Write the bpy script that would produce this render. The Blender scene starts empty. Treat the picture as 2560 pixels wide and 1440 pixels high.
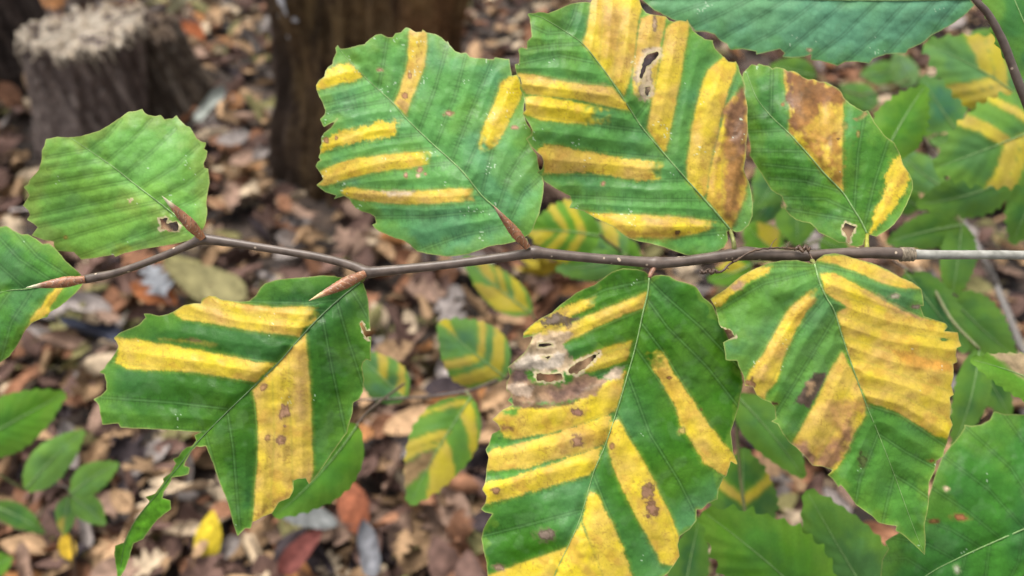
import bpy, math, random
import numpy as np
from mathutils import Vector, Matrix

random.seed(7)
RNG = np.random.RandomState(11)
sc = bpy.context.scene
COL = sc.collection

# ------------------------------------------------------------------ camera
CAM_H, PITCH = 0.80, math.radians(42.0)
F = 1960.0                       # focal length in pixels of a 2560 px wide frame
cam_d = bpy.data.cameras.new('camera')
cam = bpy.data.objects.new('camera', cam_d); COL.objects.link(cam)
cam_d.sensor_width = 36.0; cam_d.lens = 36.0 * F / 2560.0
cam_d.clip_start = 0.01; cam_d.clip_end = 400.0
cam.location = (0, 0, CAM_H)
cam.rotation_euler = (math.pi / 2 - PITCH, 0, 0)
cam_d.dof.use_dof = True; cam_d.dof.focus_distance = 0.266; cam_d.dof.aperture_fstop = 8.2
sc.camera = cam
# ------------------------------------------------------------------ world, sun, exposure
SUN_EL, SUN_AZ = math.radians(70), math.radians(-40)      # azimuth from +Y towards +X
w = bpy.data.worlds.new('World'); sc.world = w; w.use_nodes = True
nt = w.node_tree; nt.nodes.clear()
sky = nt.nodes.new('ShaderNodeTexSky'); sky.sky_type = 'NISHITA'; sky.sun_disc = False
sky.sun_elevation = SUN_EL; sky.sun_rotation = SUN_AZ; sky.dust_density = 4.0; sky.air_density = 1.0
hs = nt.nodes.new('ShaderNodeHueSaturation'); hs.inputs['Saturation'].default_value = 0.14
bg = nt.nodes.new('ShaderNodeBackground'); bg.inputs['Strength'].default_value = 0.13
wo = nt.nodes.new('ShaderNodeOutputWorld')
nt.links.new(sky.outputs[0], hs.inputs['Color']); nt.links.new(hs.outputs[0], bg.inputs['Color']); nt.links.new(bg.outputs[0], wo.inputs['Surface'])
sd_ = bpy.data.lights.new('sun', 'SUN'); sd_.energy = 1.5; sd_.angle = math.radians(28); sd_.color = (1.0, 0.95, 0.87)
sun = bpy.data.objects.new('sun', sd_); COL.objects.link(sun); sun.location = (0, 0, 5)
sdir = Vector((math.sin(SUN_AZ) * math.cos(SUN_EL), math.cos(SUN_AZ) * math.cos(SUN_EL), math.sin(SUN_EL)))
sun.rotation_euler = (-sdir).to_track_quat('-Z', 'Y').to_euler()
vs = sc.view_settings
vs.view_transform = 'Standard'; vs.look = 'None'; vs.exposure = 1.3; vs.gamma = 1.0; vs.use_curve_mapping = False
sc.render.engine = 'CYCLES'

# ------------------------------------------------------------------ pixel to world
C0 = np.array([0, 0, CAM_H]); FW = np.array([0, math.cos(PITCH), -math.sin(PITCH)])
RT = np.array([1.0, 0, 0]); UP = np.array([0, math.sin(PITCH), math.cos(PITCH)])
def rays(P):
    P = np.atleast_2d(np.asarray(P, float))
    return FW + ((P[:, 0:1] - 1280) / F) * RT - ((P[:, 1:2] - 720) / F) * UP
def at(u, v, d): return C0 + d * rays([(u, v)])[0]
def on_ground(u, v, z=0.0):
    r = rays([(u, v)])[0]; return C0 + r * ((z - CAM_H) / r[2])
def to_px(p):
    q = np.asarray(p, float) - C0; z = q @ FW
    return 1280 + F * (q @ RT) / z, 720 - F * (q @ UP) / z

# ------------------------------------------------------------------ numpy helpers
TAB = RNG.rand(64, 256, 256)
def vnoise(x, y, s):
    T = TAB[s % 64]; xi = np.floor(x).astype(int); yi = np.floor(y).astype(int)
    fx = x - xi; fy = y - yi; fx = fx * fx * (3 - 2 * fx); fy = fy * fy * (3 - 2 * fy)
    a = T[xi & 255, yi & 255]; b = T[(xi + 1) & 255, yi & 255]; c = T[xi & 255, (yi + 1) & 255]; d = T[(xi + 1) & 255, (yi + 1) & 255]
    return (a * (1 - fx) + b * fx) * (1 - fy) + (c * (1 - fx) + d * fx) * fy
def fbm(x, y, s, o=3):
    r = 0; a = 0.5; t = 0
    for i in range(o):
        ca, sa = math.cos(0.65 + 1.1 * i), math.sin(0.65 + 1.1 * i); k = 1.93 ** i
        r = r + a * vnoise((x * ca - y * sa) * k + 17.3 * i, (x * sa + y * ca) * k + 5.1 * i, s + i); t += a; a *= 0.5
    return r / t
def sst(a, b, x):
    t = np.clip((x - a) / (b - a), 0, 1); return t * t * (3 - 2 * t)
def mixc(c, col, m): return c * (1 - m[:, None]) + np.asarray(col) * m[:, None]
def sdf(poly, P):
    poly = np.asarray(poly, float); d = np.full(len(P), 1e18); ins = np.zeros(len(P), bool); n = len(poly)
    for i in range(n):
        a = poly[i]; b = poly[(i + 1) % n]; e = b - a; wv = P - a
        t = np.clip((wv @ e) / max(e @ e, 1e-9), 0, 1); q = wv - t[:, None] * e
        d = np.minimum(d, (q * q).sum(1))
        c = (a[1] > P[:, 1]) != (b[1] > P[:, 1])
        if c.any():
            xs = a[0] + (P[:, 1] - a[1]) * (b[0] - a[0]) / (b[1] - a[1] if abs(b[1] - a[1]) > 1e-9 else 1e-9)
            ins ^= c & (P[:, 0] < xs)
    d = np.sqrt(d); return np.where(ins, -d, d)
def pline(pl, P):
    """distance to a polyline and length along it"""
    d = np.full(len(P), 1e18); s = np.zeros(len(P)); L = 0.0
    for i in range(len(pl) - 1):
        a = np.asarray(pl[i], float); e = np.asarray(pl[i + 1], float) - a; l = math.hypot(*e); wv = P - a
        t = np.clip((wv @ e) / max(l * l, 1e-9), 0, 1); q = wv - t[:, None] * e; dd = (q * q).sum(1)
        m = dd < d; d = np.where(m, dd, d); s = np.where(m, L + t * l, s); L += l
    return np.sqrt(d), s
def smooth_line(pts, n=6):
    """Catmull-Rom resampling of a point list"""
    p = np.asarray(pts, float); p = np.vstack([2 * p[0] - p[1], p, 2 * p[-1] - p[-2]]); out = []
    for i in range(1, len(p) - 2):
        for k in range(n):
            t = k / n
            out.append(0.5 * (2 * p[i] + (p[i + 1] - p[i - 1]) * t + (2 * p[i - 1] - 5 * p[i] + 4 * p[i + 1] - p[i + 2]) * t * t + (3 * p[i] - p[i - 1] - 3 * p[i + 1] + p[i + 2]) * t ** 3))
    out.append(p[-2]); return np.array(out)

# ------------------------------------------------------------------ objects
def link(o, parent=None):
    COL.objects.link(o)
    if parent is not None: o.parent = parent
    return o
def thing(name, label, cat, loc, group=None):
    o = bpy.data.objects.new(name, None); o.empty_display_size = 0.01
    o.location = loc; link(o); o['label'] = label; o['category'] = cat
    if group: o['group'] = group
    return o
def wloc(o):
    p = np.zeros(3)
    while o is not None:
        p = p + np.array(o.location); o = o.parent
    return p
def mesh_obj(name, V, faces, mat, parent=None, origin=None, col=None, smooth=True):
    V = np.asarray(V, float); origin = np.asarray(V[0] if origin is None else origin, float)
    me = bpy.data.meshes.new(name); me.from_pydata((V - origin).tolist(), [], faces)
    if smooth: me.polygons.foreach_set('use_smooth', [True] * len(me.polygons))
    if col is not None:
        a = me.attributes.new('Col', 'FLOAT_COLOR', 'POINT')
        a.data.foreach_set('color', np.hstack([np.clip(col, 0, 1), np.ones((len(V), 1))]).ravel())
    me.materials.append(mat); me.update()
    o = bpy.data.objects.new(name, me); link(o, parent)
    o.location = origin - (wloc(parent) if parent is not None else 0)
    return o
def tube_geo(pts, rad, n=10, cap=True, jitter=0.0, seed=0):
    pts = np.asarray(pts, float); m = len(pts); rad = np.broadcast_to(np.asarray(rad, float), (m,))
    T = np.gradient(pts, axis=0); T /= np.linalg.norm(T, axis=1)[:, None] + 1e-12
    ref = np.array([0, 0, 1.0]) if abs(T[0][2]) < 0.9 else np.array([1.0, 0, 0])
    V = []
    N = np.cross(T[0], ref); N /= np.linalg.norm(N)
    for i in range(m):
        N = N - T[i] * (N @ T[i]); N /= np.linalg.norm(N); B = np.cross(T[i], N)
        for k in range(n):
            a = 2 * math.pi * k / n; r = rad[i] * (1 + jitter * (TAB[seed % 64][i & 255, k] - 0.5))
            V.append(pts[i] + r * (math.cos(a) * N + math.sin(a) * B))
    Fc = [(i * n + k, i * n + (k + 1) % n, (i + 1) * n + (k + 1) % n, (i + 1) * n + k) for i in range(m - 1) for k in range(n)]
    if cap: Fc += [tuple(range(n))[::-1], tuple((m - 1) * n + k for k in range(n))]
    return np.array(V), Fc

# ------------------------------------------------------------------ materials
def mat_base(name):
    m = bpy.data.materials.new(name); m.use_nodes = True; t = m.node_tree; t.nodes.clear()
    out = t.nodes.new('ShaderNodeOutputMaterial'); b = t.nodes.new('ShaderNodeBsdfPrincipled')
    t.links.new(b.outputs[0], out.inputs[0]); return m, t, b, out
def N(t, kind, **kw):
    n = t.nodes.new(kind)
    for k, v in kw.items():
        if k in n.inputs: n.inputs[k].default_value = v
        else: setattr(n, k, v)
    return n
def ramp(t, fac, stops):
    r = t.nodes.new('ShaderNodeValToRGB'); e = r.color_ramp.elements
    while len(e) < len(stops): e.new(0.5)
    for x, (p, c) in zip(e, stops): x.position = p; x.color = (*c, 1)
    t.links.new(fac, r.inputs[0]); return r.outputs[0]
def leaf_material(name, rough=0.46, trans=0.14, bump=0.3, spec=0.2, scale=1.0):
    m, t, b, out = mat_base(name); L = t.links.new
    a = N(t, 'ShaderNodeAttribute', attribute_name='Col')
    tc = N(t, 'ShaderNodeTexCoord')
    n1 = N(t, 'ShaderNodeTexNoise', Scale=900.0 * scale, Detail=3.0); L(tc.outputs['Object'], n1.inputs['Vector'])
    n2 = N(t, 'ShaderNodeTexNoise', Scale=120.0 * scale, Detail=4.0); L(tc.outputs['Object'], n2.inputs['Vector'])
    vo = N(t, 'ShaderNodeTexVoronoi', Scale=800.0 * scale, feature='DISTANCE_TO_EDGE'); L(tc.outputs['Object'], vo.inputs['Vector'])
    ad = N(t, 'ShaderNodeMath', operation='ADD'); L(n1.outputs[0], ad.inputs[0]); L(n2.outputs[0], ad.inputs[1])
    mr = N(t, 'ShaderNodeMapRange'); mr.inputs[1].default_value = 0.6; mr.inputs[2].default_value = 1.4; mr.inputs[3].default_value = 0.92; mr.inputs[4].default_value = 1.08
    L(ad.outputs[0], mr.inputs[0])
    vo2 = N(t, 'ShaderNodeTexVoronoi', Scale=480.0 * scale, feature='DISTANCE_TO_EDGE'); L(tc.outputs['Object'], vo2.inputs['Vector'])
    rv = N(t, 'ShaderNodeMapRange'); rv.inputs[1].default_value = 0.0; rv.inputs[2].default_value = 0.16; rv.inputs[3].default_value = 0.93; rv.inputs[4].default_value = 1.02; L(vo2.outputs['Distance'], rv.inputs[0])
    mm2 = N(t, 'ShaderNodeMath', operation='MULTIPLY'); L(mr.outputs[0], mm2.inputs[0]); L(rv.outputs[0], mm2.inputs[1])
    mu = N(t, 'ShaderNodeVectorMath', operation='SCALE'); L(a.outputs['Color'], mu.inputs[0]); L(mm2.outputs[0], mu.inputs['Scale'])
    L(mu.outputs[0], b.inputs['Base Color'])
    rr = N(t, 'ShaderNodeMapRange'); rr.inputs[1].default_value = 0.35; rr.inputs[2].default_value = 0.65; rr.inputs[3].default_value = rough - 0.12; rr.inputs[4].default_value = rough + 0.16; L(n2.outputs[0], rr.inputs[0]); L(rr.outputs[0], b.inputs['Roughness'])
    b.inputs['Specular IOR Level'].default_value = spec
    vm = N(t, 'ShaderNodeMath', operation='MINIMUM'); vm.inputs[1].default_value = 0.12; L(vo.outputs['Distance'], vm.inputs[0])
    m3 = N(t, 'ShaderNodeMath', operation='MULTIPLY_ADD'); m3.inputs[1].default_value = 3.0; L(vm.outputs[0], m3.inputs[0]); L(n1.outputs[0], m3.inputs[2])
    bp = N(t, 'ShaderNodeBump', Strength=bump, Distance=0.00022); L(m3.outputs[0], bp.inputs['Height']); L(bp.outputs[0], b.inputs['Normal'])
    tr = N(t, 'ShaderNodeBsdfTranslucent'); L(mu.outputs[0], tr.inputs['Color'])
    mx = N(t, 'ShaderNodeMixShader'); mx.inputs[0].default_value = trans
    L(b.outputs[0], mx.inputs[1]); L(tr.outputs[0], mx.inputs[2]); L(mx.outputs[0], out.inputs[0])
    return m
M_LEAF = leaf_material('beech_leaf_living')
M_BGLEAF = leaf_material('beech_leaf_understory', rough=0.5, trans=0.22, bump=0.2)
def attr_material(name, rough=0.6, bump=0.3, scale=400.0, dist=0.0003, objcolor=False, spec=0.3):
    m, t, b, out = mat_base(name); L = t.links.new
    a = N(t, 'ShaderNodeAttribute', attribute_name='Col'); src = a.outputs['Color']
    tc = N(t, 'ShaderNodeTexCoord'); n1 = N(t, 'ShaderNodeTexNoise', Scale=scale, Detail=4.0); L(tc.outputs['Object'], n1.inputs['Vector'])
    mr = N(t, 'ShaderNodeMapRange'); mr.inputs[1].default_value = 0.3; mr.inputs[2].default_value = 0.7; mr.inputs[3].default_value = 0.7; mr.inputs[4].default_value = 1.25; L(n1.outputs[0], mr.inputs[0])
    if objcolor:
        oi = N(t, 'ShaderNodeObjectInfo'); mm = N(t, 'ShaderNodeVectorMath', operation='MULTIPLY'); L(src, mm.inputs[0]); L(oi.outputs['Color'], mm.inputs[1]); src = mm.outputs[0]
    mu = N(t, 'ShaderNodeVectorMath', operation='SCALE'); L(src, mu.inputs[0]); L(mr.outputs[0], mu.inputs['Scale']); L(mu.outputs[0], b.inputs['Base Color'])
    b.inputs['Roughness'].default_value = rough; b.inputs['Specular IOR Level'].default_value = spec
    bp = N(t, 'ShaderNodeBump', Strength=bump, Distance=dist); L(n1.outputs[0], bp.inputs['Height']); L(bp.outputs[0], b.inputs['Normal'])
    return m
M_STEM = None
def stem_material(name, c1, c2, dots=True):
    m, t, b, out = mat_base(name); L = t.links.new
    tc = N(t, 'ShaderNodeTexCoord')
    n1 = N(t, 'ShaderNodeTexNoise', Scale=260.0, Detail=5.0); L(tc.outputs['Object'], n1.inputs['Vector'])
    c = ramp(t, n1.outputs[0], [(0.3, c1), (0.7, c2)])
    if dots:
        vo = N(t, 'ShaderNodeTexVoronoi', Scale=230.0); L(tc.outputs['Object'], vo.inputs['Vector'])
        th = N(t, 'ShaderNodeMapRange'); th.inputs[1].default_value = 0.085; th.inputs[2].default_value = 0.125; th.inputs[3].default_value = 1.0; th.inputs[4].default_value = 0.0; L(vo.outputs['Distance'], th.inputs[0])
        mx = N(t, 'ShaderNodeMix', data_type='RGBA'); L(th.outputs[0], mx.inputs[0]); L(c, mx.inputs[6]); mx.inputs[7].default_value = (0.42, 0.33, 0.24, 1); c = mx.outputs[2]
    L(c, b.inputs['Base Color']); b.inputs['Roughness'].default_value = 0.42; b.inputs['Specular IOR Level'].default_value = 0.4
    bp = N(t, 'ShaderNodeBump', Strength=0.4, Distance=0.0003); L(n1.outputs[0], bp.inputs['Height']); L(bp.outputs[0], b.inputs['Normal'])
    return m
M_STEM = stem_material('young_beech_bark', (0.062, 0.044, 0.034), (0.125, 0.092, 0.072))
M_OLD = stem_material('old_beech_bark', (0.17, 0.165, 0.14), (0.34, 0.33, 0.29), dots=False)
M_BGSTEM = stem_material('understory_twig_bark', (0.05, 0.035, 0.028), (0.11, 0.08, 0.06), dots=False)
M_STICK = stem_material('dead_stick_bark', (0.07, 0.062, 0.055), (0.16, 0.145, 0.13), dots=False)
M_DRY = stem_material('dry_tendril_bark', (0.04, 0.022, 0.014), (0.12, 0.07, 0.04), dots=False)
M_BUD = attr_material('bud_scale', rough=0.42, bump=0.12, scale=250.0, spec=0.35)
M_ATTR = attr_material('plant_tissue', rough=0.45, bump=0.35, scale=700.0)
M_FALLEN = attr_material('fallen_leaf', rough=0.8, bump=0.6, scale=130.0, dist=0.003, objcolor=True, spec=0.15)
M_LITTER = attr_material('litter_leaf', rough=0.8, bump=0.6, scale=90.0, dist=0.003, spec=0.15)
def soil_material():
    m, t, b, out = mat_base('dark_forest_soil'); L = t.links.new
    tc = N(t, 'ShaderNodeTexCoord'); n1 = N(t, 'ShaderNodeTexNoise', Scale=35.0, Detail=8.0); L(tc.outputs['Object'], n1.inputs['Vector'])
    c = ramp(t, n1.outputs[0], [(0.35, (0.012, 0.008, 0.006)), (0.6, (0.05, 0.032, 0.022)), (0.75, (0.11, 0.075, 0.05))]); L(c, b.inputs['Base Color'])
    b.inputs['Roughness'].default_value = 0.9
    bp = N(t, 'ShaderNodeBump', Strength=0.8, Distance=0.02); L(n1.outputs[0], bp.inputs['Height']); L(bp.outputs[0], b.inputs['Normal'])
    return m
M_SOIL = soil_material()

# ------------------------------------------------------------------ leaf builder
GREEN1 = np.array([0.035, 0.140, 0.018]); GREEN2 = np.array([0.030, 0.110, 0.030])
YEL1 = np.array([0.56, 0.43, 0.022]); YEL2 = np.array([0.47, 0.305, 0.082]); LIME = np.array([0.26, 0.36, 0.03])
BROWN = np.array([0.17, 0.085, 0.038]); PALE = np.array([0.46, 0.36, 0.24]); DARKB = np.array([0.075, 0.045, 0.04])

def conv(pts, crop):
    ox, oy, s = crop; p = np.asarray(pts, float).reshape(-1, 2); return p * s + np.array([ox, oy])

def build_leaf(sp, parent, name='leaf', mat=None):
    """sp: outline, midrib, veins in photo pixels; the blade is meshed at its own distance with real relief"""
    seed = sp.get('seed', 1); step = sp.get('step', 2.6); d0 = sp['depth']; tu, tv = sp.get('tilt', (0, 0)); m0 = d0 / F
    u0, v0 = sp['midrib'][0]
    outline = [np.asarray(o, float) for o in sp['outlines']]; holes = sp.get('holes', [])
    mid = smooth_line(sp['midrib'], 5); veins = sp['veins']; bands = sp.get('bands', []); browns_and_lit = sp.get('browns_and_lit', []); spots = sp.get('spots', [])
    vw = sp.get('vein_w', 27.0); ap = sp.get('pleat', 0.0009) * 0.95; droop = sp.get('droop', 1.0); fl = sp.get('fine', True)
    size = max(outline[0].max(0) - outline[0].min(0))
    n0 = np.cross(RT + tu * FW, -UP + tv * FW); n0 /= np.linalg.norm(n0)
    if n0 @ FW > 0: n0 = -n0
    md = mid[-1] - mid[0]; md = md / math.hypot(*md); mn = np.array([-md[1], md[0]])

    def od(P):
        d = sdf(outline[0], P)
        for o in outline[1:]: d = np.minimum(d, sdf(o, P))
        d = d + (fbm(P[:, 0] / 9, P[:, 1] / 9, seed, 2) - 0.5) * (1.6 if fl else 4.0)
        for h in holes: d = np.maximum(d, -(sdf(h, P) + (vnoise(P[:, 0] / 7, P[:, 1] / 7, seed + 3) - 0.5) * 5))
        return d
    def veind(P):
        D = np.full(len(P), 1e9); S = np.zeros(len(P)); I = np.zeros(len(P))
        for i, vln in enumerate(veins):
            d, s = pline(vln, P); k = d < D; D = np.where(k, d, D); S = np.where(k, s, S); I = np.where(k, i, I)
        return D, S, I
    def bandmask(P, soft=1.0):
        x, y = P[:, 0], P[:, 1]; Y = np.zeros(len(P)); tone = np.zeros(len(P))
        for poly, o in bands:
            d = sdf(poly, P)
            a = o.get('amp', 5.0) * 0.55
            d = d + ((vnoise(x / 3.3, y / 3.3, seed + 5) - 0.5) * a + (fbm(x / 16, y / 16, seed + 6, 2) - 0.5) * a * 1.6)
            mk = sst(3.6 * soft, -3.6 * soft, d)
            for fx, fy, fr in o.get('fade', []): mk = mk * sst(fr * 0.35, fr, np.hypot(x - fx, y - fy) + (fbm(x / 12, y / 12, seed + 9, 2) - .5) * fr * 0.6)
            Y = np.maximum(Y, mk * o.get('str', 1.0)); tone = np.where(mk > 0.3, o.get('tone', 0.45), tone)
        return Y, tone
    def height(P):
        D, S, I = veind(P); dm, sm = pline(mid, P); x, y = P[:, 0], P[:, 1]
        h = ap * (1 - np.exp(-(D / vw) ** 2))
        h -= 0.0010 * np.exp(-(dm / 16) ** 2)
        h += (fbm(x / (size * 0.38), y / (size * 0.38), seed + 20, 2) - 0.5) * 0.009 * sp.get('wave', 1.0)
        side = (P - mid[0]) @ mn; along = (P - mid[0]) @ md
        h -= droop * 0.010 * (np.abs(side) / size * 2) ** 2 + droop * 0.008 * (along / size) ** 2
        if bands:
            Y, _ = bandmask(P, 5.0); h += 0.00045 * Y
        if fl:
            h += 0.00007 * (vnoise(S / 5.0 + I * 31, I * 7.3 + D / 11, seed + 30) - 0.5) * np.exp(-D / 12)
            h += 0.0007 * (fbm(x / 24, y / 24, seed + 33, 2) - 0.5) + 0.0016 * (fbm(x / 75, y / 75, seed + 35, 2) - 0.5) * sp.get('lump', 1.0)
        for fn in sp.get('bend', []): h = h + fn(x, y)
        return h
    def surf(P, lift=0.0):
        dep = d0 + m0 * (tu * (P[:, 0] - u0) + tv * (P[:, 1] - v0))
        return C0 + rays(P) * (dep - height(P) - lift)[:, None]

    # marching squares over the outline
    lo = outline[0].min(0); hi = outline[0].max(0)
    for o in outline[1:]: lo = np.minimum(lo, o.min(0)); hi = np.maximum(hi, o.max(0))
    lo = lo - 2 * step; hi = hi + 2 * step
    nx, ny = int((hi[0] - lo[0]) / step) + 2, int((hi[1] - lo[1]) / step) + 2
    gx, gy = np.meshgrid(lo[0] + np.arange(nx) * step, lo[1] + np.arange(ny) * step, indexing='ij')
    G = np.stack([gx.ravel(), gy.ravel()], 1); D = od(G).reshape(nx, ny); ins = D < 0
    vid = -np.ones((nx, ny), int); vid[ins] = np.arange(ins.sum()); pts = [G.reshape(nx, ny, 2)[ins]]; cnt = int(ins.sum())
    full = ins[:-1, :-1] & ins[1:, :-1] & ins[1:, 1:] & ins[:-1, 1:]; anyc = (ins[:-1, :-1] | ins[1:, :-1] | ins[1:, 1:] | ins[:-1, 1:]) & ~full
    fi, fj = np.nonzero(full)
    faces = np.stack([vid[fi, fj], vid[fi, fj + 1], vid[fi + 1, fj + 1], vid[fi + 1, fj]], 1).tolist()
    ed = {}; extra = []
    def cross(a, b):
        nonlocal cnt
        k = (a, b) if a < b else (b, a)
        if k not in ed:
            da, db = D[a], D[b]; t = min(max(da / (da - db), 0.02), 0.98)
            pa = np.array([gx[a], gy[a]]); pb = np.array([gx[b], gy[b]]); extra.append(pa + t * (pb - pa)); ed[k] = cnt; cnt += 1
        return ed[k]
    for i, j in zip(*np.nonzero(anyc)):
        cs = [(i, j), (i, j + 1), (i + 1, j + 1), (i + 1, j)]; f = []
        for k in range(4):
            a, b = cs[k], cs[(k + 1) % 4]
            if ins[a]: f.append(int(vid[a]))
            if ins[a] != ins[b]: f.append(cross(a, b))
        if len(f) >= 3: faces.append(f)
    if extra: pts.append(np.array(extra))
    P = np.vstack(pts); x, y = P[:, 0], P[:, 1]
    V = surf(P)
    # ---- pigment and vein creases, plus sheen and lit tissue painted on some leaves
    g1, g2 = sp.get('green', (GREEN1, GREEN2)); g1 = np.asarray(g1) * np.array([1.04, 1.0, 0.8]); g2 = np.asarray(g2) * np.array([1.04, 1.0, 0.85])
    Dv, S, I = veind(P); dm, sm = pline(mid, P); OD = od(P)
    f = sst(0.3, 0.7, fbm(x / (size * 0.22), y / (size * 0.22), seed + 40, 3)); c = mixc(np.tile(g1, (len(P), 1)), g2, f)
    mo = sp.get('mottle', 0.42); c = c * (1 - mo / 2 + mo * fbm(x / 45, y / 45, seed + 42, 4))[:, None]
    yg = sst(0.48, 0.74, fbm(x / (size * 0.16) + 31, y / (size * 0.16), seed + 43, 3)) * sp.get('yg', 0.35); c = mixc(c, np.asarray([0.115, 0.245, 0.018]) * min(1.0, float(g1[1]) / 0.17), yg)
    edge = sst(-sp.get('edge', 45), -2, OD + (fbm(x / 28, y / 28, seed + 44, 2) - 0.5) * 50); c = mixc(c, sp.get('edgecol', (0.13, 0.25, 0.025)), edge * 0.5)
    if fl:
        tick = (vnoise(S / 3.2 + I * 13, I * 3.7 + np.floor(Dv / 14), seed + 46) > 0.66) * np.exp(-((Dv - 7) / 8) ** 2); c = c * (1 - sp.get('tick', 0.2) * tick)[:, None]
        vl = np.exp(-(Dv / 1.7) ** 2) * sp.get('vline', 0.4); c = mixc(c, (0.10, 0.22, 0.07), vl)
        c = c * (1 - 0.32 * np.exp(-((Dv - 3.4) / 2.2) ** 2))[:, None]  # darker lines in the creases beside the side veins
        pl_ = sst(0.60, 0.75, fbm(x / 30, y / 30, seed + 48, 2)) * 0.12; c = mixc(c, (0.14, 0.24, 0.12), pl_)
    if bands:
        Y, tone = bandmask(P); Yl, _ = bandmask(P, 3.6)
        c = mixc(c, LIME, np.clip(Yl - Y, 0, 1) * 0.75)
        yt = np.clip(tone + (fbm(x / 45, y / 45, seed + 50, 3) - 0.5) * 1.3, 0, 1)
        ycol = mixc(np.tile(YEL1, (len(P), 1)), YEL2, yt) * (0.92 + 0.16 * fbm(x / 14, y / 14, seed + 52, 2))[:, None]
        if fl:
            spk = sst(0.70, 0.80, vnoise(x / 4.2, y / 4.2, seed + 54)) * sst(0.40, 0.62, fbm(x / 40, y / 40, seed + 55, 2)); ycol = mixc(ycol, (0.24, 0.12, 0.03), spk * 0.4)
            blot = sst(0.50, 0.75, fbm(x / 34, y / 34, seed + 57, 3)); ycol = mixc(ycol, (0.42, 0.225, 0.04), blot * 0.5)
            ycol = mixc(ycol, (0.36, 0.30, 0.04), 0.45 * np.exp(-(Dv / 3.0) ** 2))
        c = c * (1 - Y[:, None]) + ycol * Y[:, None]
    for poly, col, o in browns_and_lit:
        d = sdf(poly, P) + (fbm(x / 18, y / 18, seed + 60, 3) - 0.5) * o.get('amp', 22) + (vnoise(x / 4, y / 4, seed + 61) - .5) * 5
        mk = sst(o.get('soft', 6), -o.get('soft', 6), d) * o.get('str', 0.95)
        bc = np.asarray(col) * (0.30 + 1.25 * fbm(x / 15, y / 15, seed + 62, 4))[:, None]
        c = c * (1 - mk[:, None]) + bc * mk[:, None]
    for sx, sy, rx, ry, col in spots:
        q = np.sqrt(((x - sx) / rx) ** 2 + ((y - sy) / ry) ** 2) + (fbm(x / 9 + sx, y / 9, seed + 64, 3) - 0.5) * 1.5
        c = mixc(c, np.asarray(col) * np.array([1.0, 1.1, 0.7]), sst(1.9, 1.0, q) * 0.35)
        c = mixc(c, np.asarray(col) * np.array([0.55, 0.5, 0.42]), sst(1.2, 0.9, q) * 0.9); c = mixc(c, np.asarray(col) * np.array([1.15, 1.1, 1.0]), sst(0.85, 0.4, q) * 0.85)
    if holes and fl:
        for h in holes:
            d = sdf(h, P); c = mixc(c, PALE * (1.15 if sp.get('holepale', 1) else 0.3), sst(sp.get('rim', 9), 2, d + (vnoise(x / 6, y / 6, seed + 66) - .5) * 8) * 0.9)
    if fl:
        rim = sst(-3.6, -0.5, OD); c = mixc(c, (0.30, 0.30, 0.10), rim * 0.55)
        fle = (vnoise(x / 4.0, y / 4.0, seed + 70) > 0.84) & (fbm(x / 40, y / 40, seed + 71, 2) > sp.get('fleck', 0.70) + 0.10); c = mixc(c, (0.50, 0.62, 0.45), fle * 0.55)
    org = surf(np.array([[u0, v0]]))[0]
    o = mesh_obj(name, V, faces, mat or M_LEAF, parent, org, c)
    if sp.get('label'): o['label'] = sp['label']
    # midrib ridge
    k = len(mid); wr = np.linspace(1, 0.22, k) * sp.get('rib', 2.5) * m0
    mp = surf(mid, 0.0) + n0 * (wr * 0.35)[:, None]
    tv_, tf_ = tube_geo(mp, wr, 6)
    rc = np.tile(np.asarray(sp.get('ribcol', (0.16, 0.26, 0.09))), (len(tv_), 1)) * (0.8 + 0.4 * RNG.rand(len(tv_)))[:, None]
    mesh_obj('midrib', tv_, tf_, M_ATTR, o, None, rc)
    if 'stalk' in sp:
        st = smooth_line([at(*q) for q in sp['stalk']] + [org], 5); r = np.linspace(sp.get('stalk_r', 6.5), sp.get('stalk_r', 6.5) * 0.7, len(st)) * m0
        tv_, tf_ = tube_geo(st, r, 8); rc = np.tile(np.asarray(sp.get('stalkcol', (0.16, 0.17, 0.05))), (len(tv_), 1))
        mesh_obj('petiole', tv_, tf_, M_ATTR, o, None, rc)
    return o

# ================================================================== SETTING
def ground_sheet():
    n = 90; xs = np.linspace(-1, 1, n); xs = np.sign(xs) * np.abs(xs) ** 3 * 60
    V = []; 
    for i in range(n):
        for j in range(n):
            xx, yy = xs[i], xs[j] + 1.2; r = math.hypot(xx, yy - 1.2)
            V.append((xx, yy, (0.02 if r < 4 else 0.25) * (TAB[0][i, j] - 0.5) - 0.012))
    Fc = [(i * n + j, (i + 1) * n + j, (i + 1) * n + j + 1, i * n + j + 1) for i in range(n - 1) for j in range(n - 1)]
    o = mesh_obj('ground', V, Fc, M_SOIL, None, (0, 0, 0)); o['kind'] = 'structure'
ground_sheet()

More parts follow.
